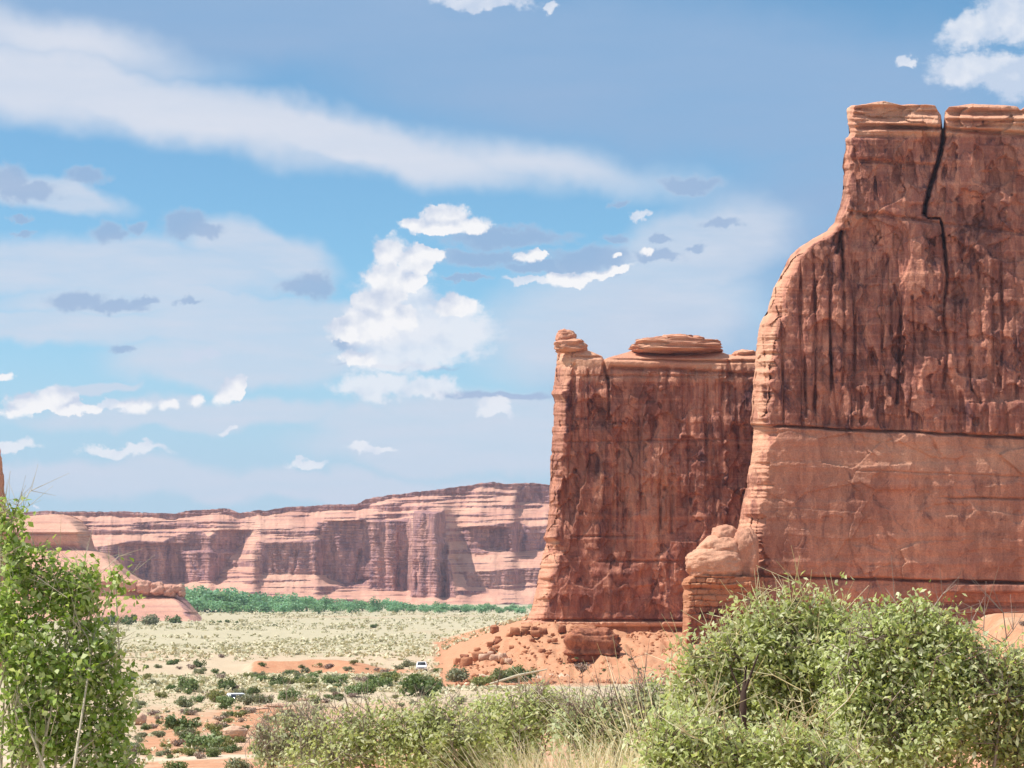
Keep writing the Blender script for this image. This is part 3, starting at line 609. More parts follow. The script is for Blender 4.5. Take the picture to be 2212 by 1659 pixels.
for i, (a, b, c, e) in enumerate([(292, 330, 1255, 1284), (322, 362, 1258, 1288), (352, 382, 1262, 1289), (372, 398, 1262, 1282), (384, 400, 1273, 1290), (262, 300, 1252, 1276)]):
    plump('boulder', M['far'], a, b, c, e, 1100, 9, 20 + i, rough=.4, parent=oc, org=np.array(oc.location), n=40)

# ------------------------------------------------------------------ the far mesa
def build_mesa():
    px = np.concatenate([np.linspace(-1200, -60, 60)[:-1], np.linspace(-60, 1330, 1080), np.linspace(1330, 3600, 90)[1:]])
    top = tab(px, [(-1200, 1120), (-60, 1110), (110, 1104), (300, 1106), (380, 1110), (402, 1103), (440, 1101), (480, 1098), (500, 1100), (515, 1107), (560, 1103), (620, 1096), (700, 1091), (770, 1089), (790, 1078), (820, 1072), (870, 1066), (900, 1062), (950, 1056), (1000, 1050), (1040, 1044), (1060, 1042), (1100, 1045), (1150, 1043), (1195, 1049), (1300, 1046), (1600, 1030), (3600, 1040)])
    top = top + 2.2 * fbm(px * .045, 2.2, 0, 4, 401) + 1.6 * np.clip(fbm(px * .15, 5.2, 0, 3, 403), -.2, 1)
    bot = 1322.; nr = 300; v = np.linspace(0, 1, nr)
    PX = np.repeat(px[:, None], nr, 1); PY = bot + (top[:, None] - bot) * v[None]
    wx, wy = PX + 5 * fbm(PX * .04, PY * .04, 0, 4, 405), PY + 4 * fbm(PX * .05, PY * .05, 1, 4, 407)
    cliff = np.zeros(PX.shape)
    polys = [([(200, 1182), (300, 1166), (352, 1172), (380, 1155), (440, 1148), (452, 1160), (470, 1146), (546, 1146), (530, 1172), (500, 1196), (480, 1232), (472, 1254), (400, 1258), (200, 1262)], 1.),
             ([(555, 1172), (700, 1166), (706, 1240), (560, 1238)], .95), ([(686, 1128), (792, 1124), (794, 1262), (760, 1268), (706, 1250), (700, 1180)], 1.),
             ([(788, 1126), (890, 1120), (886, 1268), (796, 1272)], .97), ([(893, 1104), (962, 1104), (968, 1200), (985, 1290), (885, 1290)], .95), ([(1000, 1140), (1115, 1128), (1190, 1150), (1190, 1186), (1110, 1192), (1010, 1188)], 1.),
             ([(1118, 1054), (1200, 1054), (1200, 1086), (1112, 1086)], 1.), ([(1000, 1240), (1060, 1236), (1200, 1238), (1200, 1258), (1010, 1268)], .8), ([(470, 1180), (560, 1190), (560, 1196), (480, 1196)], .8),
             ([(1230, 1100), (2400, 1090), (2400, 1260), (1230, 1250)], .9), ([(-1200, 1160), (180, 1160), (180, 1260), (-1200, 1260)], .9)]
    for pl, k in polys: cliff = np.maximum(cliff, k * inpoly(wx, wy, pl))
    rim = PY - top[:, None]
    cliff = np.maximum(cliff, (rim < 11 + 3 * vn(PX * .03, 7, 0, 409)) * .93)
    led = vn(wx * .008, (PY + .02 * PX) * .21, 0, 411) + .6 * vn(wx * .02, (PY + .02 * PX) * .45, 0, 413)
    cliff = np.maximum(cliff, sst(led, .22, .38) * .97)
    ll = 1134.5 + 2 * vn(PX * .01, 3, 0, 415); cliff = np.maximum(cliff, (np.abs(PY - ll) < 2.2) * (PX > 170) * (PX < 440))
    slope = (1 - cliff) ** 1.5 * 2.0 + .012
    dz = (bot - top)[:, None] / nr * .46
    dep = np.cumsum(slope * dz, 1)
    ttl = tab(px, [(-1200, 120), (110, 120), (500, 115), (800, 130), (1190, 150), (3600, 150)])
    dep = dep / dep[:, -1:] * ttl[:, None]
    def blur(A, r):
        K = np.exp(-(np.arange(-3 * r, 3 * r + 1) / r) ** 2 / 2.); K /= K.sum()
        B = np.pad(A, ((3 * r, 3 * r), (0, 0)), 'edge'); return sum(K[q] * B[q:q + A.shape[0]] for q in range(len(K)))
    dep = blur(dep, 4)
    # buttresses that stand out, and recesses
    def bump(x, hw, y0, y1, a): return a * np.exp(-((wx - x) / hw) ** 4) * (sst(PY, y0 - 3, y0 + 3) - sst(PY, y1 - 6, y1 + 6))
    dep -= bump(926, 34, 1106, 1330, 44) + bump(838, 40, 1124, 1330, 14) + bump(744, 44, 1126, 1262, -13) + bump(628, 66, 1168, 1330, 5) + bump(432, 30, 1190, 1330, 12) + bump(1050, 50, 1140, 1190, -9) + bump(320, 80, 1176, 1256, -8) + bump(500, 40, 1146, 1190, -8) + bump(958, 12, 1106, 1200, -14)
    dep += crack(wx, wy, [(862, 1120), (860, 1262)], 3, 6) + crack(wx, wy, [(590, 1175), (590, 1232)], 2.5, 6) + crack(wx, wy, [(640, 1190), (634, 1240)], 4, 5) + crack(wx, wy, [(780, 1190), (765, 1260)], 3, 5) + crack(wx, wy, [(905, 1150), (900, 1290)], 3, 4)
    dep += crack(wx, wy, [(760, 1262), (795, 1250)], 5, 7) + crack(wx, wy, [(975, 1208), (985, 1212)], 8, 10) + crack(wx, wy, [(1030, 1202), (1060, 1200)], 4, 6)
    dep += 2.2 * fbm(PX * .035, PY * .02, 0, 4, 421) + 1.0 * fbm(PX * .16, PY * .12, 0, 4, 423) + cliff * 1.6 * (vor(PX * .09, PY * .03, 425)[2] - .5) + .8 * vn(PX * .02, PY * .5, 0, 427)
    P = pt(PX, PY, 2300 + dep)
    # plateau behind the rim, then down the back
    k = np.array([40., 160., 420., 900.]); e = P[:, -1]
    Bk = np.stack([e + np.array([0, q, (-1.5 if i < 3 else -95)]) + np.stack([0 * px, 0 * px, 1.5 * vn(px * .02, i * 3., 0, 430)], -1) for i, q in enumerate(k)], 1)
    G = np.concatenate([P, Bk], 1)
    vv = np.zeros(G.shape[:2]); vv[:, :nr] = cliff * .9  # steep faces get their purple shade painted in through this mask
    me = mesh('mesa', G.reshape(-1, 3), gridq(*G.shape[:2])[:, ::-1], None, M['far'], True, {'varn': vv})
    tag(link('mesa', me), kind='structure')
build_mesa()

# ------------------------------------------------------------------ plants
def leafquads(c, n, size, rng, up=.5, elong=.45, fold=.25, sunb=.9):
    """n leaf blades at centres c: kite-shaped, slightly folded"""
    m = len(c)
    t = rng.normal(size=(m, 3)); t[:, 2] = np.abs(t[:, 2]) * .6 + up * .5; t /= np.linalg.norm(t, axis=1)[:, None]
    q = n + .9 * rng.normal(size=(m, 3)); q[:, 2] += up; q += sunb * np.array(TOSUN) + np.array([0, -.35 * sunb, 0]); s = np.cross(t, q); s /= np.linalg.norm(s, axis=1)[:, None] + 1e-9
    nn = np.cross(s, t)
    L = size * rng.uniform(.7, 1.35, (m, 1)); W = L * elong * rng.uniform(.8, 1.2, (m, 1))
    V = np.stack([c - t * L * .5, c + s * W * .5 + nn * W * fold, c + t * L * .5, c - s * W * .5 + nn * W * fold], 1).reshape(-1, 3)
    return V, np.arange(4 * m).reshape(-1, 4)
def clump_points(clumps, k, rng, shell=.45, loose=1.16):
    """twig tips spread through ellipsoids ((centre),(radii),weight)"""
    w = np.array([c[2] for c in clumps], float); cnt = np.maximum(1, (w / w.sum() * k).astype(int)); out, nor = [], []
    for (c, r, _), m in zip(clumps, cnt):
        v = rng.normal(size=(m, 3)); v /= np.linalg.norm(v, axis=1)[:, None]
        rad = rng.uniform(0, 1, (m, 1)) ** shell * rng.uniform(.8, loose, (m, 1))
        out.append(np.array(c) + v * rad * np.array(r)); nor.append(v)
    return np.concatenate(out), np.concatenate(nor)
def pxclumps(lst, d):
    """(px, py, rx, ry[, dd]) measured on the photo -> ellipsoids at distance d"""
    k = d / F; out = []
    for c in lst:
        dd = c[4] if len(c) > 4 else 0
        kk = (d + dd) / F; rx, ry = c[2] * kk, c[3] * kk
        out.append((tuple(pt(c[0], c[1], d + dd)), (rx, max(rx, ry) * .9, ry), c[2] * c[3]))
    return out
def near_shrub(name, label, cat, group, base, clumps, tips, per, size, leaf, bark, rng, lean=.25, stemr=.012, twig=.30, elong=.45, dead=0, deadmat=None, vertical=.6):
    root = empty(name, base); tag(root, label, cat, group)
    big = list(clumps)
    for c, r, w in big:                                   # side shoots that break up the outline
        for q in range(4):
            v = rng.normal(size=3); v[2] = abs(v[2]); v /= np.linalg.norm(v); k = rng.uniform(.26, .48)
            clumps = clumps + [(tuple(np.array(c) + v * np.array(r) * rng.uniform(.7, 1.0)), tuple(np.array(r) * k * np.array([.8, .8, 1.3])), w * .13)]
    T, N = clump_points(clumps, tips, rng, .34, 1.3)
    clumps = big
    T[:, 2] = np.maximum(T[:, 2], base[2] + .15)
    # each twig tip carries a spray of leaves along its last stretch
    tw = np.stack([N[:, 0] * .5, N[:, 1] * .5, vertical + .5 * N[:, 2]], -1) + .35 * rng.normal(size=T.shape); tw /= np.linalg.norm(tw, axis=1)[:, None]
    ln = twig * rng.uniform(.6, 1.4, (len(T), 1))
    f = rng.uniform(-1, .35, (len(T), per, 1))
    C = T[:, None] + tw[:, None] * ln[:, None] * f + rng.normal(size=(len(T), per, 3)) * twig * .16
    nn = np.repeat(N[:, None], per, 1)
    V, Q = leafquads(C.reshape(-1, 3) - np.array(base), nn.reshape(-1, 3), size, rng, .55, elong)
    link('foliage', mesh('foliage', V, Q, None, leaf), (0, 0, 0), root)
    mb = MB()
    B = np.array(base)
    nl = max(5, int(len(clumps) * 2.2)); hub = []
    for c in clumps:
        for q in range(2):
            e = np.array(c[0]) + rng.normal(size=3) * np.array(c[1]) * .3 - np.array([0, 0, c[1][2] * .3])
            b0 = B + np.array([rng.normal() * lean, rng.normal() * lean, -.15])
            m1 = b0 * .55 + e * .45 + rng.normal(size=3) * .08
            mb.tube([b0 - B, m1 - B, e - B], [stemr * 1.8, stemr * 1.3, stemr * .7], 5); hub.append(e); hub.append(m1)
    hub = np.array(hub)
    pick = rng.permutation(len(T))[:max(60, int(len(T) * .45))]
    for i in pick:
        dd = np.linalg.norm(hub - T[i], axis=1) + .4 * np.abs(rng.normal(size=len(hub))); h = hub[np.argmin(dd)]
        a = T[i] + tw[i] * ln[i] * .3; m1 = T[i] * .5 + h * .5 + rng.normal(size=3) * .05
        mb.tube([h - B, m1 - B, T[i] - B, a - B], [stemr * .5, stemr * .42, stemr * .32, stemr * .2], 3)
    link('stems', mb.mesh('stems', bark), (0, 0, 0), root)
    if dead:
        mb = MB()
        for i in range(dead):
            c, r, _ = clumps[rng.integers(len(clumps))]
            p = np.array(c) + rng.normal(size=3) * np.array(r) * .5; dr = rng.normal(size=3); dr[2] = abs(dr[2]) + .6; dr /= np.linalg.norm(dr)
            L = rng.uniform(.14, .4); q = p + dr * L * .5 + rng.normal(size=3) * .04
            mb.tube([p - B, q - B, p + dr * L - B], [stemr * .45, stemr * .35, stemr * .15], 3)
            for w in range(3):
                e = q + (rng.normal(size=3) * .12 + dr * .15); mb.tube([q - B, e - B], [stemr * .3, stemr * .12], 3)
        link('deadwood', mb.mesh('deadwood', deadmat), (0, 0, 0), root)['kind'] = 'stuff'
    return root
def gbase(px, d):
    x = (px - CX) / F * d; return (x, d, float(gz(np.array([x]), np.array([float(d)]))[0]))
R1 = np.random.default_rng(5)
G1 = 'leafy shrubs in the foreground'
near_shrub('shrub', 'largest leafy shrub on the right, its pointed top against the tallest tower', 'shrub', G1, gbase(1760, 19),
    pxclumps([(1712, 1322, 36, 42), (1640, 1350, 60, 56), (1760, 1352, 70, 54), (1600, 1410, 80, 70), (1700, 1420, 130, 80), (1530, 1430, 55, 56), (1830, 1360, 70, 58), (1800, 1460, 110, 80), (1620, 1520, 120, 80), (1750, 1560, 140, 90), (1510, 1500, 70, 60), (1600, 1620, 130, 70)], 19), 1500, 14, .056, M['leaf'], M['bark'], R1, dead=90, deadmat=M['straw'])
near_shrub('shrub', 'broad leafy green shrub filling the lower right corner below the sandy mound', 'shrub', G1, gbase(2010, 18),
    pxclumps([(1850, 1430, 60, 56), (1845, 1530, 80, 80), (1890, 1366, 60, 42), (1948, 1352, 55, 50), (2002, 1362, 50, 52), (1930, 1420, 110, 70), (2050, 1420, 80, 66), (2110, 1430, 70, 56), (2170, 1470, 70, 66), (2030, 1510, 130, 80), (1900, 1520, 110, 80), (2160, 1570, 90, 90), (1960, 1610, 140, 80), (2230, 1480, 60, 60), (2240, 1620, 90, 80)], 18), 1750, 14, .054, M['leaf'], M['bark'], R1, dead=80, deadmat=M['leaf_dead'])
near_shrub('shrub', 'low leafy shrub at the bottom edge between the straw grass and the right corner', 'shrub', G1, gbase(1640, 15.5),
    pxclumps([(1480, 1600, 80, 60), (1570, 1640, 110, 60), (1700, 1640, 120, 56), (1820, 1650, 90, 46), (1430, 1650, 50, 40)], 15.5), 560, 14, .050, M['leaf'], M['bark'], R1, dead=60, deadmat=M['straw'])
near_shrub('shrub', 'dense green leafy shrub in the middle of the bottom edge, below the white car', 'shrub', G1, gbase(880, 26),
    pxclumps([(795, 1556, 56, 28), (880, 1572, 66, 40), (955, 1556, 44, 30), (750, 1596, 80, 40), (880, 1610, 140, 70), (1000, 1590, 90, 70), (730, 1650, 100, 46), (1010, 1650, 90, 46), (690, 1570, 36, 22)], 26), 700, 13, .066, M['leaf'], M['bark'], R1, dead=90, deadmat=M['leaf_dead'], stemr=.014)
near_shrub('shrub', 'leafy green shrub behind the straw grass, in front of the red ledge rock', 'shrub', G1, gbase(1100, 30),
    pxclumps([(1075, 1530, 46, 26), (1150, 1518, 38, 24), (1025, 1556, 46, 28), (1120, 1550, 90, 50), (1200, 1540, 80, 40), (1090, 1610, 80, 50)], 30), 470, 13, .070, M['leaf'], M['bark'], R1, dead=70, deadmat=M['leaf_dead'], stemr=.014)
near_shrub('shrub', 'sparse grey olive shrub between the straw grass and the largest right shrub', 'shrub', G1, gbase(1330, 24),
    pxclumps([(1260, 1556, 46, 30), (1330, 1546, 46, 36), (1400, 1520, 46, 40), (1440, 1550, 60, 60), (1340, 1580, 110, 50), (1250, 1580, 60, 40)], 24), 420, 11, .066, M['leaf_sage'], M['bark'], R1, dead=160, deadmat=M['leaf_dead'])
near_shrub('shrub', 'thin pale twiggy shrub with few leaves, right of the orange bare soil', 'shrub', G1, gbase(660, 34),
    pxclumps([(600, 1590, 50, 40), (650, 1560, 50, 40), (640, 1625, 70, 44), (580, 1630, 40, 30), (690, 1600, 50, 40)], 34), 210, 10, .08, M['leaf_sage'], M['bark'], R1, dead=190, deadmat=M['leaf_dead'])
near_shrub('tree', 'bright green young tree with upright pale stems at the left edge', 'tree', None, gbase(70, 21),
    pxclumps([(10, 1110, 20, 22), (34, 1108, 26, 18), (20, 1200, 50, 60), (70, 1215, 50, 50), (30, 1300, 80, 70), (120, 1270, 45, 60), (180, 1250, 40, 46), (210, 1300, 30, 40), (170, 1330, 50, 60), (60, 1400, 110, 80), (190, 1430, 60, 70), (235, 1400, 20, 36), (250, 1480, 40, 60), (110, 1500, 120, 90), (245, 1560, 44, 60), (60, 1590, 110, 80), (200, 1610, 80, 70), (270, 1640, 36, 44), (250, 1250, 26, 24, 1)], 21), 880, 11, .066, M['leaf_tree'], M['bark_pale'], R1, lean=.5, stemr=.010, twig=.26, elong=.62, dead=60, deadmat=M['bark_pale'], vertical=.9)

# dry grass
def grass(label, base, w, h, n, rng, mat):
    V, Q = [], []
    b = np.array(base)
    for i in range(n):
        a = rng.uniform(0, 2 * math.pi); r = w * math.sqrt(rng.uniform()); p = np.array([math.cos(a) * r, math.sin(a) * r, -.05])
        out = np.array([math.cos(a), math.sin(a), 0]) * rng.uniform(0, .6) + rng.normal(size=3) * [.3, .3, 0]; L = h * rng.uniform(.5, 1.15)
        s = np.array([-math.sin(a + .8 * rng.normal()), math.cos(a), 0]) * .006
        m = p + np.array([0, 0, L * .55]) + out * L * .25; e = p + np.array([0, 0, L * .95]) + out * L * .8
        k = len(V) * 6; V.append(np.stack([p - s, p + s, m - s * .9, m + s * .9, e - s * .2, e + s * .2])); Q += [[k, k + 1, k + 3, k + 2], [k + 2, k + 3, k + 5, k + 4]]
    me = mesh('dry_grass', np.concatenate(V), Q, None, mat)
    return tag(link('dry_grass', me, base), label, 'grass', 'straw coloured grass clumps')
R2 = np.random.default_rng(8)
for i, (px, d, w, h, lab) in enumerate([(1190, 17.5, .36, 1.2, 'straw grass clump at the bottom edge, leftmost and lowest of the grass clumps'), (1270, 17, .40, 1.27, 'fullest straw coloured grass clump in the middle of the bottom edge'), (1350, 17.5, .34, 1.2, 'straw grass clump at the bottom edge against the right hand shrubs'), (1010, 21, .30, .98, 'low straw grass tuft showing between the two middle shrubs'), (1465, 18.5, .26, 1.1, 'straw grass tuft at the left foot of the largest right shrub'), (1415, 19.5, .16, 2.0, 'tall thin pale grass stalks beside the largest right shrub')]):
    grass(lab, gbase(px, d), w, h, 900 if i < 3 else 420 if i < 5 else 160, R2, M['straw'])
mb = MB(); b = np.array(gbase(1610, 17.6))
c0 = pt(1604, 1560, 17.6) - b; c1 = pt(1606, 1500, 17.6) - b; c2 = pt(1612, 1440, 17.7) - b; c3 = pt(1585, 1545, 17.4) - b
mb.tube([[0, 0, -.2], c0, c1, c2], [.035, .03, .024, .012], 8); mb.tube([c0 * .9, c3], [.018, .008], 5); mb.tube([c1, c1 + [.12, .05, .3]], [.014, .006], 5); mb.tube([c1 * .97, c1 + [-.1, .05, .22]], [.012, .005], 5)
tag(link('dead_branch', mb.mesh('dead_branch', M['bark_dark'], True), b), 'dark bare upright branch standing inside the largest right shrub', 'branch')
mb = MB(); b = np.array(gbase(1150, 45)); a0, a1 = pt(1058, 1478, 45), pt(1182, 1446, 45)
mb.tube([a0 - b, (a0 + a1) / 2 - b + [0, 0, .03], a1 - b], [.022, .028, .014], 7); mb.tube([a1 * .6 + a0 * .4 - b, [a1[0] - b[0] - .1, .2, a1[2] - b[2] - .4]], [.014, .01], 5); mb.tube([(a0 + a1) / 2 - b, [0, 0, -.1]], [.022, .028], 6)
tag(link('dead_branch', mb.mesh('dead_branch', M['bark_pale'], True), b), 'pale slanting dead branch above the middle shrubs, below the talus slope', 'branch')

# bushes of the middle distance: a few grown shapes, each copied
def bush_mesh(name, mat, seed, n=620, size=.16, flatness=.75, lobes=7):
    r = np.random.default_rng(seed); cl = []
    for i in range(lobes):
        a = r.uniform(0, 2 * math.pi); q = r.uniform(.15, .62); cl.append(((math.cos(a) * q, math.sin(a) * q, r.uniform(.22, .62) * flatness), (r.uniform(.26, .42),) * 2 + (r.uniform(.24, .4) * flatness,), 1.))
    cl.append(((0, 0, .35 * flatness), (.5, .5, .34 * flatness), 1.5))
    P, N = clump_points(cl, n, r, .4); P[:, 2] = np.maximum(P[:, 2], .01)
    V, Q = leafquads(P, N, size, r, .5, .6)
    return mesh(name, V, Q, None, mat)
def stem_mesh(seed):
    r = np.random.default_rng(seed); mb = MB()
    for i in range(9):
        a = r.uniform(0, 6.28); e = np.array([math.cos(a) * .4, math.sin(a) * .4, r.uniform(.3, .6)]); mb.tube([[0, 0, -.1], e * .5 + [0, 0, .08], e], [.03, .022, .01], 4)
    return mb.mesh('stems', M['bark'])
KIND = {k: [(bush_mesh('foliage', M[m], 40 + 7 * i + j, n, s, fl), stem_mesh(90 + j)) for j in range(4)] for i, (k, m, n, s, fl) in enumerate([('dark', 'leaf_dark', 640, .17, .85), ('green', 'leaf_mid', 660, .16, .85), ('sage', 'leaf_msage', 640, .15, .75), ('olive', 'leaf_olive', 560, .15, .8), ('dead', 'leaf_dead', 420, .16, .75)])}
def bush(px, py, w, kind, label, group, rng, hf=1., d=None):
    ds = np.geomspace(45, 1900, 900); xs = (px - CX) / F * ds; pp = proj(np.stack([xs, ds, gz(xs, ds)], -1))[1]
    if d is None:
        ok = np.where(pp <= py)[0]; d = ds[ok[0]] if len(ok) else 1500.
    x = (px - CX) / F * d; z = float(gz(np.array([x]), np.array([d]))[0])
    r = w * d / F / 1.42
    o = empty('shrub', (x, d, z - .04 * r)); tag(o, label, 'shrub', group); o.rotation_euler[2] = rng.uniform(0, 6.28); o.scale = (r, r, r * hf * rng.uniform(.95, 1.2))
    fm, sm = KIND[kind][rng.integers(4)]
    link('foliage', fm, (0, 0, 0), o); link('stems', sm, (0, 0, 0), o)
    return o
R3 = np.random.default_rng(21)
GB = 'desert shrubs of the middle distance'
BU = [(282, 1349, 40, 'dark', 'dark shrub at the foot of the left outcrop, second from the left'), (326, 1351, 48, 'sage', 'grey green spreading shrub at the foot of the left outcrop'), (380, 1347, 32, 'dark', 'dark purplish shrub at the right foot of the left outcrop'), (356, 1340, 22, 'dead', 'small brown shrub at the foot of the left outcrop'), (238, 1350, 40, 'dark', 'dark shrub at the foot of the left outcrop, nearest to the left tree'),
 (483, 1421, 17, 'dead', 'small round dark brown bush alone on the pale plain'), (378, 1437, 26, 'dark', 'dark low bush on the left part of the plain, below the outcrop'), (392, 1446, 14, 'dead', 'small brown bush touching a dark low bush on the left plain'), (434, 1441, 28, 'dark', 'dark flat bush on the plain below the round brown bush'),
 (337, 1483, 36, 'sage', 'grey green bush beside the left tree, at the start of the shrub belt'), (414, 1494, 58, 'green', 'wide grey green bush of the shrub belt, second from the left tree'), (495, 1491, 48, 'dark', 'darkest round bush of the left shrub belt'), (524, 1500, 30, 'sage', 'grey bush at the right foot of the darkest round bush'), (607, 1483, 42, 'dark', 'dark green bush directly below the red earth bank'), (650, 1474, 30, 'dark', 'dark small bush below the right half of the red earth bank'), (680, 1478, 28, 'green', 'green bush below the right end of the red earth bank'), (727, 1482, 54, 'green', 'big bright green bush right of the red earth bank'), (713, 1449, 26, 'dead', 'brown bush behind the big bright green bush, by the red bank'),
 (795, 1472, 16, 'dark', 'small dark bush left of the white car'), (356, 1508, 30, 'olive', 'olive bush next to the left tree, in the shrub belt'), (405, 1528, 44, 'sage', 'pale sage bush left of the half hidden white car'), (434, 1518, 28, 'dark', 'dark bush between two sage bushes, left of the half hidden white car'), (470, 1518, 48, 'olive', 'yellow olive bush just left of the half hidden white car'), (503, 1517, 30, 'sage', 'grey sage bush in front of the half hidden white car'), (549, 1504, 30, 'dark', 'dark bush touching the right side of the half hidden white car'), (571, 1521, 50, 'sage', 'rounded pale sage bush right of the half hidden white car'), (625, 1514, 52, 'green', 'low wide green bush, two bushes right of the half hidden white car'), (705, 1520, 24, 'dead', 'brown dry bush in the middle of the shrub belt'),
 (337, 1546, 28, 'dead', 'mauve dry bush on orange soil near the left tree'), (394, 1580, 62, 'dark', 'large round dark green bush standing alone on orange soil'), (466, 1582, 36, 'olive', 'yellow olive bush leaning over the pale flat rock'), (500, 1562, 26, 'olive', 'small olive bush on orange soil behind the pale flat rock'), (449, 1624, 80, 'green', 'wide green bush in front of the pale flat rock'), (440, 1640, 28, 'dead', 'dry twig bush at the foot of the wide green bush'), (391, 1672, 50, 'green', 'round green bush cut by the bottom edge, near the left tree'), (318, 1632, 34, 'olive', 'olive bush touching the lower right side of the left tree'), (577, 1636, 60, 'green', 'pale green bush left of the thin twiggy shrub'), (575, 1584, 40, 'sage', 'small sage bush on the right edge of the orange soil'), (520, 1668, 60, 'sage', 'flat grey bush cut by the bottom edge beside the pale path'), (640, 1560, 46, 'sage', 'pale sage bush behind the thin twiggy shrub'), (590, 1560, 30, 'green', 'little green bush at the upper right edge of the orange soil'),
 (540, 1524, 46, 'sage', 'grey bush at the right corner of the half hidden white car'), (488, 1526, 46, 'green', 'green bush hiding the lower front of the half hidden white car'), (796, 1500, 46, 'green', 'green bush right in front of the half hidden dark car'), (912, 1504, 84, 'dark', 'big dark green juniper bush in front of the white car'), (914, 1474, 34, 'green', 'upright bush hiding the bumper of the white car'), (985, 1474, 62, 'sage', 'grey green bush right of the big dark juniper'), (1090, 1474, 60, 'green', 'green bush below the left end of the talus slope'), (1130, 1470, 50, 'dark', 'dark low bush below the middle of the talus slope'), (834, 1457, 22, 'dead', 'dark brown bush left of the white car, on sand'), (884, 1441, 34, 'sage', 'grey sage bush behind the left side of the white car'), (822, 1490, 56, 'green', 'green bush beside the half hidden dark car'), (850, 1474, 40, 'olive', 'olive bush left of the big dark juniper'), (765, 1505, 50, 'green', 'green bush left of the half hidden dark car'), (1040, 1484, 50, 'olive', 'olive bush in front of the slanting dead branch'), (935, 1486, 44, 'dark', 'dark bush on the right flank of the big dark juniper'), (1255, 1452, 36, 'dead', 'dry grey bush at the foot of the red ledge rock'), (597, 1353, 10, 'dark', 'tiny dark bush alone on the far plain, left one of a far pair'), (809, 1357, 18, 'dark', 'dark bush on the far plain, widest of the far ones'), (785, 1358, 11, 'olive', 'tiny olive bush left of the widest dark bush on the far plain')]
for (px, py, w, k, lab) in BU: bush(px, py, w, k, lab, GB, R3)
for px, w in ((462, 10), (478, 9), (495, 11), (515, 8)): bush(px, 1346, w, 'dark', 'tiny dark bush in a row on the far plain right of the left outcrop', 'row of tiny far bushes', R3)
for (px, py, w, k) in [(2117, 1318, 40, 'green'), (2100, 1350, 30, 'sage'), (2150, 1372, 36, 'olive'), (2190, 1395, 34, 'sage'), (2130, 1400, 40, 'sage'), (2205, 1350, 22, 'dead')]:
    bush(px, py, w, k, {'green': 'green plant on the left shoulder of the sandy mound at the right', 'sage': 'grey small bush on the sandy mound at the right edge', 'olive': 'olive bush low on the sandy mound at the right', 'dead': 'dry small bush high on the sandy mound at the right edge'}[k], 'small bushes on the sandy mound', R3, d=88 + R3.uniform(-4, 4))
for i in range(190):                                              # small ones nobody could tell apart
    py = R3.uniform(1440, 1640); px = R3.uniform(290, 1000 if py < 1530 else 700); w = R3.uniform(9, 24) * (1 + max(0, py - 1500) / 200) + (8 if 1455 < py < 1525 else 0)
    bush(px, py, w, ['dark', 'green', 'sage', 'sage', 'olive', 'dead'][R3.integers(6)], 'small scattered shrub among the larger bushes of the flat', 'small scattered shrubs', R3)
for i in range(26):
    px = R3.uniform(1190, 1470); py = R3.uniform(1395, 1475); bush(px, py, R3.uniform(4, 10), ['dead', 'dark'][R3.integers(2)], 'tiny dry bush on the bare orange slope below the towers', 'tiny bushes on the orange slope', R3)

# far cottonwoods along the wash
def far_tree(seed):
    r = np.random.default_rng(seed); cl = [((r.normal() * .28, r.normal() * .28, r.uniform(.25, .78)), (r.uniform(.22, .36),) * 2 + (r.uniform(.16, .24),), 1.) for _ in range(9)] + [((0, 0, .34), (.5, .5, .34), 2.2)]
    P, N = clump_points(cl, 520, r, .4); P[:, 2] = np.maximum(P[:, 2], .04)
    V, Q = leafquads(P, N, .12, r, .4, .75)
    mb = MB(); mb.tube([[0, 0, -.05], [.02, 0, .2], [0, .02, .5]], [.045, .035, .015], 6); mb.tube([[.02, 0, .2], [.2, .05, .5]], [.02, .008], 4); mb.tube([[.01, 0, .25], [-.2, -.05, .55]], [.02, .008], 4)
    return mesh('crown', V, Q, None, M['leaf_teal']), mb.mesh('trunk', M['bark'])
FT = [far_tree(700 + i) for i in range(6)]
TREES = []
r = np.random.default_rng(33)
for px in np.arange(398, 1150, 17.):
    top = float(tab(px, [(390, 1262), (480, 1264), (520, 1272), (580, 1276), (640, 1282), (690, 1288), (760, 1290), (850, 1294), (900, 1301), (1150, 1306)])) + r.uniform(-4, 5)
    TREES.append((px + r.uniform(-6, 6), top, r.uniform(1490, 1580)))
for px in np.arange(430, 1140, 38.): TREES.append((px + r.uniform(-14, 14), float(tab(px, [(400, 1284), (700, 1298), (900, 1308), (1150, 1311)])) + r.uniform(-3, 4), r.uniform(1360, 1460)))
for i, (px, top, d) in enumerate(TREES):
    x = (px - CX) / F * d; z = float(gz(np.array([x]), np.array([d]))[0]); h = (HZ - top) * d / F - z
    o = empty('cottonwood_tree', (x, d, z)); w = h * r.uniform(.95, 1.35) * (1.25 if px > 850 else 1); o.scale = (w, w, h * 1.02); o.rotation_euler[2] = r.uniform(0, 6.28)
    lab = 'tall blue green tree in the thick left end of the far tree row' if px < 560 else 'blue green tree in the middle stretch of the far tree row' if px < 850 else 'low blue green tree in the thin right end of the far tree row'
    tag(o, lab, 'tree', 'blue green trees along the foot of the mesa, ' + ('left' if px < 560 else 'middle' if px < 850 else 'right'))
    cm, tm = FT[i % 6]; link('crown', cm, (0, 0, 0), o); link('trunk', tm, (0, 0, 0), o)

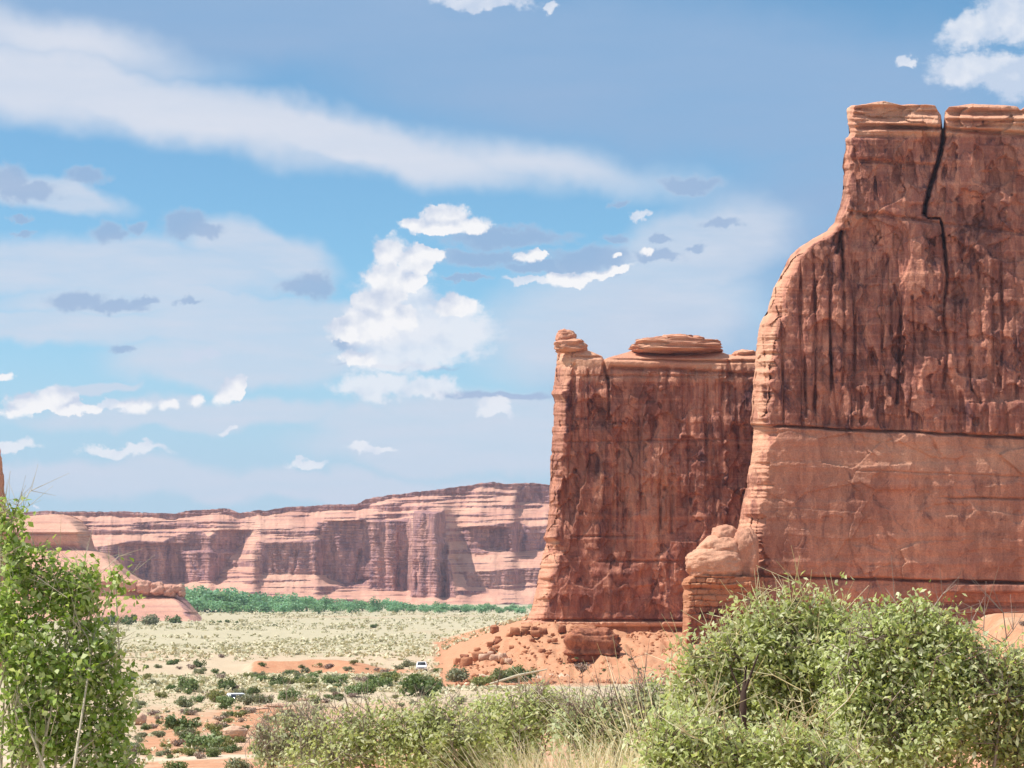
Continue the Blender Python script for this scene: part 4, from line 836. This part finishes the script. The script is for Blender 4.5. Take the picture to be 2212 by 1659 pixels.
# low scrub and grass tufts over the plain: nobody could count them
def scrub():
    r = np.random.default_rng(77); Vs, n = [], 0
    def scatter(m, d0, d1, p0, p1, sz, per, pw=1.):
        d = d0 * (d1 / d0) ** r.uniform(0, 1, m) ** pw; px = r.uniform(p0, p1, m); x = (px - CX) / F * d
        keep = 1.7 * fbm(x * .025, d * .009, 0, 3, 81) + r.uniform(-.5, .5, m) > -.05
        ok = keep & ~((px > 950) & (d > 250) & (d < 560)); x, d = x[ok], d[ok]
        s = sz * r.uniform(.5, 1.3, len(x)) * (1 + .0006 * d); z = gz(x, d)
        c = np.stack([x, d, z], -1)[:, None] + r.normal(size=(len(x), per, 3)) * np.array([.42, .42, .0]) * s[:, None, None] + np.abs(r.normal(size=(len(x), per, 1))) * s[:, None, None] * np.array([0, 0, .28])
        nn = r.normal(size=(len(x), per, 3)); nn[..., 2] = np.abs(nn[..., 2])
        V, Q = leafquads(c.reshape(-1, 3), nn.reshape(-1, 3), (np.repeat(s, per) * .75)[:, None], r, .5, .7); Vs.append(V)
    scatter(7200, 470, 1450, -200, 1200, .8, 7); scatter(3500, 240, 460, 200, 1150, .55, 7); scatter(4200, 62, 250, 260, 1250, .2, 7)
    scatter(1600, 40, 110, 900, 2300, .18, 7)
    V = np.concatenate(Vs); me = mesh('scrub_cover', V, np.arange(len(V)).reshape(-1, 4), None, M['tuft'])
    tag(link('scrub_cover', me), kind='stuff')
scrub()

# ------------------------------------------------------------------ rocks lying on the slopes
def rock_at(px, py, w, h, mat, label, group, seed, strat=.1, rough=.35, dep=1.2, sink=.2, d=None, n=40, name='boulder', varn=.2, sq=2.8):
    ds = np.geomspace(45, 1200, 1200); xs = (px - CX) / F * ds; pp = proj(np.stack([xs, ds, gz(xs, ds)], -1))[1]
    if d is None:
        ok = np.where(pp <= py)[0]; d = ds[ok[0]]
    k = d / F; c = pt(px, py - h / 2, d); c[2] += h * k * (.5 - sink) - h * k * .5 + h * k * sink
    o = lump(name, mat, c, (w / 2 * k, w / 2 * k * dep, h / 2 * k * (1 + sink)), seed, n=n, strat=strat, rough=rough, varn=varn, sq=sq, smooth=n > 24)
    return tag(o, label, 'rock', group)
rock_at(1276, 1424, 112, 62, M['red'], 'big dark red layered ledge rock jutting out of the talus below the square tower', None, 501, .16, .3, .9, .25, n=110, varn=.9, sq=4)
rock_at(1262, 1375, 60, 22, M['red'], 'orange broken block lying on top of the dark red ledge rock', None, 502, .15, .4, n=56, varn=.3)
rock_at(1320, 1412, 40, 20, M['red'], 'pointed dark red slab at the right end of the dark red ledge rock', None, 503, .15, .4, n=48, varn=.9)
rock_at(1068, 1368, 18, 16, M['red'], 'single red boulder on the upper left skyline of the talus slope', None, 504, .1, .35, varn=.5)
r = np.random.default_rng(99)
for i in range(64):
    u = r.uniform(); px = 985 + u * 240 + r.uniform(-8, 8); lo = tab(px, [(960, 1452), (1000, 1425), (1060, 1385), (1130, 1362), (1250, 1362)]); py = lo + abs(r.normal()) * 16 + (r.uniform() < .35) * r.uniform(10, 60)
    if py > 1448: continue
    w = 5 + 20 * r.uniform() ** 2.2; rock_at(px, py, w, w * r.uniform(.4, .75), M['red'], 'broken red rock among the rubble of the talus slope below the square tower', 'red rubble on the talus slope', 510 + i, .15, .6, n=11, sq=5, varn=r.choice([0, .2, .8]))
for i, (px, py, w, h) in enumerate([(1045, 1424, 22, 10), (1072, 1428, 26, 12), (1086, 1426, 18, 14), (1060, 1418, 14, 10), (1098, 1432, 16, 9)]):
    rock_at(px, py, w, h, M['pale'], 'pale rock in the small cluster in the middle of the talus slope', 'pale rocks on the talus slope', 560 + i, .1, .5, n=12, sq=5)
rock_at(508, 1594, 50, 24, M['pale'], 'pale pink flat rock overhanging a dark gap on the orange soil', None, 571, .1, .2, 1.2, .1, n=64, name='flat_rock', varn=0)
rock_at(300, 1566, 30, 22, M['pale'], 'yellowish rounded boulder on orange soil beside the left tree', None, 572, .05, .3, n=40, varn=0)
rock_at(932, 1466, 14, 20, M['pale'], 'pale upright boulder right beside the white car', None, 573, .05, .25, n=32, varn=0, d=392)
for i, (px, py, w, h) in enumerate([(598, 1527, 52, 7), (655, 1514, 24, 6), (690, 1519, 24, 6), (560, 1533, 40, 5)]):
    rock_at(px, py, w, h, M['pale'], ['long cream flat ledge of rock right of the orange soil', 'short cream flat rock, left one of two above the long cream ledge', 'short cream flat rock, right one of two above the long cream ledge', 'thin cream flat rock at the left end of the long cream ledge'][i], 'cream flat rocks', 580 + i, .05, .2, n=32, name='flat_rock', varn=0)

def gravel():
    r = np.random.default_rng(61); m = 5200
    d = r.uniform(300, 436, m); px = 985 + 500 * r.uniform(0, 1, m) ** 1.5; x = (px - CX) / F * d
    ok = fbm(x * .12, d * .06, 0, 3, 62) + r.uniform(-.4, .4, m) > .0; x, d = x[ok], d[ok]; m = len(x)
    s = .1 + .55 * r.uniform(0, 1, m) ** 4
    O = np.array([[1, 0, 0], [0, 1, 0], [-1, 0, 0], [0, -1, 0], [0, 0, 1], [0, 0, -1.]])
    V = O[None] * r.uniform(.5, 1.2, (m, 6, 1)) * s[:, None, None] * np.array([1, 1, .7]) + r.normal(size=(m, 6, 3)) * s[:, None, None] * .2
    V += np.stack([x, d, gz(x, d) + s * .2], -1)[:, None]
    T = np.array([[0, 1, 4], [1, 2, 4], [2, 3, 4], [3, 0, 4], [1, 0, 5], [2, 1, 5], [3, 2, 5], [0, 3, 5]])
    tag(link('gravel', mesh('gravel', V.reshape(-1, 3), None, (T[None] + 6 * np.arange(m)[:, None, None]).reshape(-1, 3), M['red'])), kind='stuff')
gravel()

# ------------------------------------------------------------------ cars
def car(label, loc, rz, paint, s=1.):
    root = empty('parked_car', loc); tag(root, label, 'car', 'parked cars'); root.rotation_euler[2] = rz; root.scale = (s, s, s)
    # side profile (y forward = -Y is the nose), lofted across the width with tumblehome
    prof = [(-2.2, .35), (-2.25, .62), (-2.1, .86), (-1.1, 1.0), (-.35, 1.52), (.9, 1.56), (1.75, 1.12), (2.15, 1.02), (2.22, .6), (2.15, .35)]
    V, Q = [], []
    for x, k in ((-.9, 0), (-.84, 1), (.84, 1), (.9, 0)):
        for (y, z) in prof: V.append((x * (.80 if (k and z > 1.2) else 1.) * (1 if z < 1.2 or k else .84), y, z + (.02 if k else 0)))
    n = len(prof)
    for a in range(3):
        for i in range(n): Q.append([a * n + i, a * n + (i + 1) % n, (a + 1) * n + (i + 1) % n, (a + 1) * n + i])
    me = mesh('body', V, Q, None, paint, True)
    import bmesh
    bm = bmesh.new(); bm.from_mesh(me); bm.verts.ensure_lookup_table()
    for a in (0, 3): bm.faces.new([bm.verts[a * n + i] for i in range(n)])
    bmesh.ops.recalc_face_normals(bm, faces=bm.faces[:]); bm.to_mesh(me); bm.free()
    body = link('body', me, (0, 0, 0), root); bv = body.modifiers.new('soft edge', 'BEVEL'); bv.width = .05; bv.segments = 2
    def panel(name, quad, mat):
        q = np.array(quad, float); m = np.concatenate([q, q + np.array([0, 0, .015])]); nm = np.cross(q[1] - q[0], q[3] - q[0]); nm /= np.linalg.norm(nm); m = np.concatenate([q - nm * .02, q + nm * .02])
        link(name, mesh(name, m, [[0, 1, 2, 3], [7, 6, 5, 4], [0, 4, 5, 1], [1, 5, 6, 2], [2, 6, 7, 3], [3, 7, 4, 0]], None, mat), (0, 0, 0), root)
    panel('windscreen', [(-.70, -1.08, 1.07), (.70, -1.08, 1.07), (.58, -.42, 1.52), (-.58, -.42, 1.52)], M['glass'])
    panel('rear_window', [(.62, 1.68, 1.2), (-.62, 1.68, 1.2), (-.55, 1.0, 1.56), (.55, 1.0, 1.56)], M['glass'])
    panel('grille', [(-.5, -2.27, .52), (.5, -2.27, .52), (.5, -2.24, .70), (-.5, -2.24, .70)], M['glass'])
    for sx in (-1, 1):
        panel('side_window', [(sx * .80, -.85, 1.10), (sx * .80, 1.45, 1.10), (sx * .70, .85, 1.48), (sx * .70, -.38, 1.48)][::sx], M['glass'])
        mb = MB(); mb.box((sx * .72 - .13, -2.27, .66), (sx * .72 + .13, -2.12, .82)); link('headlight', mb.mesh('headlight', M['chrome']), (0, 0, 0), root)
        mb = MB(); mb.box((sx * .98 - .09, -.95, 1.02), (sx * .98 + .09, -.82, 1.17)); link('mirror', mb.mesh('mirror', M['black']), (0, 0, 0), root)
        for y in (-1.38, 1.38):
            mb = MB(); mb.tube([[sx * .68, y, .32], [sx * .72, y, .32], [sx * .88, y, .32], [sx * .92, y, .32]], [.2, .32, .32, .2], 20); link('wheel', mb.mesh('wheel', M['tyre'], True), (0, 0, 0), root)
    return root
def carz(x, d): return float(gz(np.array([x]), np.array([float(d)]))[0])
d = 398.; x = (912 - CX) / F * d; car('small white car seen from the front on the plain, above the big dark juniper', (x, d, carz(x, d) + .05), .04, M['white'])
d = 212.; x = (516 - CX) / F * d; car('white car half hidden among the bushes on the left', (x, d, carz(x, d) - .03), .25, M['white'])
d = 262.; x = (796 - CX) / F * d; car('dark car half hidden among the bushes, above the middle shrubs', (x, d, carz(x, d) - .03), .2, M['black'])

# ------------------------------------------------------------------ thin desert haze
mh = bpy.data.materials.new('haze'); mh.use_nodes = True; th = NT(mh.node_tree)
vv = th.n('ShaderNodeVolumePrincipled', {'Color': (.72, .78, 1, 1), 'Density': 6e-5, 'Anisotropy': .2}); th.n('ShaderNodeOutputMaterial', {1: vv.outputs[0]})
mb = MB(); mb.box((-20000, -200, -60), (20000, 9600, 140)); tag(link('haze', mb.mesh('haze', mh)), kind='stuff')
